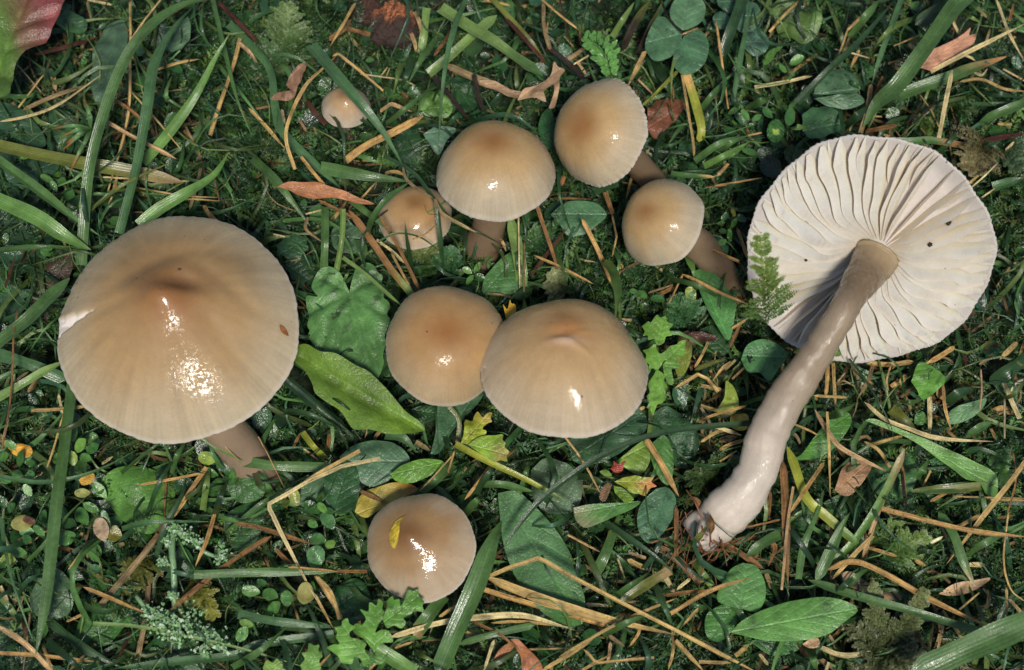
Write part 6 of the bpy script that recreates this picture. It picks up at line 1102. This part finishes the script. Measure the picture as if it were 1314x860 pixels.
def clump():
    root = plant('dark brown matted clump with an orange top at the upper edge', 'debris clump', ('D', (640,130)), None, 'debris_clump')
    for (cx, cy, rx, ry, z, c1, c2) in ((660,130,120,130,0.010,(62,46,40),(196,120,76)), (530,60,70,80,0.008,(80,56,48),(120,80,60))):
        C_ = P(*px('D', [(cx, cy)])[0], z); u = pxsize(C_) / 4.0; nu, nv = 40, 48
        th, ph = np.meshgrid(np.linspace(0.02, math.pi * 0.62, nu), np.linspace(0, 2 * math.pi, nv, endpoint=False), indexing='ij')
        X, Y, Z_ = np.sin(th) * np.cos(ph), np.sin(th) * np.sin(ph), np.cos(th); d = 1 + 0.16 * wob(X * 5, Y * 5 + Z_ * 4, 3) + 0.10 * wob(X * 14, Y * 14 + Z_ * 9, 4) + 0.06 * wob(X * 34, Y * 34, 6)
        V = C_ + np.stack([X * d * rx * u, Y * d * ry * u, Z_ * d * 0.6 * rx * u], -1).reshape(-1, 3); k = np.clip(smooth(0.1, 0.75, (Y * 0.8 + Z_ * 0.4 + 0.25 * wob(X * 6, Y * 6, 8))), 0, 1).reshape(-1, 1)
        place('lump', V, gridfaces(nu, nv, True), None, lin(c1) * (1 - k) + lin(c2) * k, M_LICHEN, root)
        g = np.random.default_rng(8); h = Heap()
        for i in range(260):
            a, b = V[g.integers(0, len(V))], g.uniform(-1, 1, 3) * [1, 1, 0.5]; c3 = np.array([a, a + b * 0.0009 + [0, 0, 0.0007], a + b * 0.0022]); W_, F_, U_ = tube(c3, 0.00005, 1, 5, 3, False); h.add(W_, F_, U_, lin((74, 54, 44)))
        o = place('fibres', np.concatenate(h.V), np.concatenate(h.F), None, np.concatenate(h.C), M_LICHEN, root); o['kind'] = 'stuff'
clump()
# shreds clinging to the base of the picked stem
for i, (pts, w, z, lab) in enumerate((([(625,205),(640,240),(632,290)], 9, (21,22,19), 'orange shred stuck on the base of the picked stem'), ([(530,150),(570,140),(600,180)], 10, (13,16,16), 'brown shred curled behind the base of the picked stem'),
        ([(650,300),(740,350),(860,430)], 9, (12,13,12), 'rusty shred trailing below the base of the picked stem'), ([(700,330),(800,300),(905,330),(880,420)], 7, (12,14,14,11), 'curly rusty shred below the picked stem'), ([(540,340),(590,290),(630,235)], 9, (17,21,22), 'dark green shred crossing the base of the picked stem'))):
    stalk('L', pts, w, ('rust', 'brown', 'rust', 'rust', 'olive')[i], z, lab, name='root_shred')
# what lies on a cap takes the cap's shape
def onto(tile, c):
    q = px(tile, [c])[0]; hit, loc, nor, idx, ob, _ = scene.ray_cast(bpy.context.evaluated_depsgraph_get(), Vector(EYE), Vector(nrm(P(q[0], q[1], 0.0) - EYE)))
    onto.cap = ob; return loc[2] * 1000.0
def drape(o, lift):
    cap = onto.cap; mo = o.matrix_world.translation if o.parent else o.location; z0 = min(v.co.z for v in o.data.vertices); off = Vector(cap.location) + Vector(cap.parent.location)
    for v in o.data.vertices:
        w = v.co + Vector(mo); hit, loc, *_ = cap.ray_cast(Vector((w.x, w.y, 0.2)) - off, Vector((0, 0, -1)))
        if hit: v.co.z = loc.z + off.z + lift - mo[2] + 0.6 * (v.co.z - z0)
o = leaf('B', [(1066,440),(1082,445),(1094,462),(1096,476),(1078,470),(1070,462)], (1066,440), (1094,475), (150,92,40), 'tiny brown flake on the broad cap of the large mushroom', onto('B', (1080,455)), cat='flake', name='brown_flake', mat=M_DEAD, steps=5, fold=0.05, curl=0.0, ruf=0.03)
drape(o, 0.0003)
o = leaf('K', [(328,285),(345,245),(368,222),(402,208),(376,232),(374,270),(365,320),(350,343),(332,320)], (402,208), (348,343), (206,176,52), 'small yellow leaflet stuck on the bottom mushroom', onto('K', (352,290)), cat='leaf', name='dead_leaf', mat=M_DEAD, fold=0.05, curl=0.0, ruf=0.03)
drape(o, 0.0004)

# ================================================================ labels for the traced blades and stalks
def settle():
    SL = dict(level='lying level', upright='standing upright', rising='rising', falling='falling')
    def text(e, lvl):
        s = ' '.join(b for b in e['bits'] if b) + ' ' + e['kind']
        if lvl >= 1: s += ' ' + SL[e['slope']]
        s += ' ' + e['a']
        if lvl >= 2: s += ' on the side ' + e['b']
        return s
    todo = LOG
    for lvl in (0, 1, 2):
        by = {}
        for e in todo: by.setdefault(text(e, lvl), []).append(e)
        nxt = []
        for t, es in by.items():
            if len(es) == 1 and len(t.split()) <= 16: es[0]['o']['label'] = t
            else: nxt += es
        todo = nxt
    by = {}
    for e in todo: by.setdefault(text(e, 1), []).append(e)
    ORD = ['', 'second', 'third', 'fourth', 'fifth', 'sixth', 'seventh', 'eighth']
    for t, es in by.items():
        if len(es) == 1: es[0]['o']['label'] = t; continue
        xs, ys = np.array([e['m'][0] for e in es]), np.array([e['m'][1] for e in es]); vert = np.ptp(ys) * 1.5 >= np.ptp(xs)
        es = [es[i] for i in np.argsort(ys if vert else xs)]
        for i, e in enumerate(es):
            n = len(es)
            if n == 2: w = ('upper', 'lower')[i] if vert else ('left', 'right')[i]
            elif i == 0: w = 'topmost' if vert else 'leftmost'
            elif i == n - 1: w = 'lowest' if vert else 'rightmost'
            else: w = ORD[min(i, 7)] + (' from the top' if vert else ' from the left')
            e['o']['label'] = t + ', ' + w
settle()

# ---- dark crumbs of soil caught on the white gills
def crumbs():
    wm = bpy.data.objects['ground']
    for (cx, cy, r_), lab in zip(CR, ('black soil crumb on the white gills, the bigger and lower of two', 'smaller black soil crumb on the white gills above the other one', 'tiny dark speck on the white gills beside the moss shoot')):
        n_ = bpy.context.evaluated_depsgraph_get(); d = nrm(P(cx, cy, 0.0) - EYE)
        hit, loc, *_ = scene.ray_cast(n_, Vector(EYE), Vector(d)); c = np.array(loc) if hit else P(cx, cy, 0.03)
        th, ph = np.meshgrid(np.linspace(0.01, 3.13, 8), np.linspace(0, 6.283, 11)[:-1], indexing='ij'); X, Y, Z_ = np.sin(th) * np.cos(ph), np.sin(th) * np.sin(ph), np.cos(th)
        rr = r_ * 0.000155 * (1 + 0.3 * wob(X * 3, Y * 3 + Z_ * 2, int(cx))); V = c + np.stack([X * rr * 1.3, Y * rr, Z_ * rr * 0.7], -1).reshape(-1, 3)
        tag(place('soil_crumb', V, gridfaces(8, 10, True), None, np.broadcast_to(lin((44, 34, 28)), (80, 3)), M_LICHEN), lab, 'soil crumb')
crumbs()
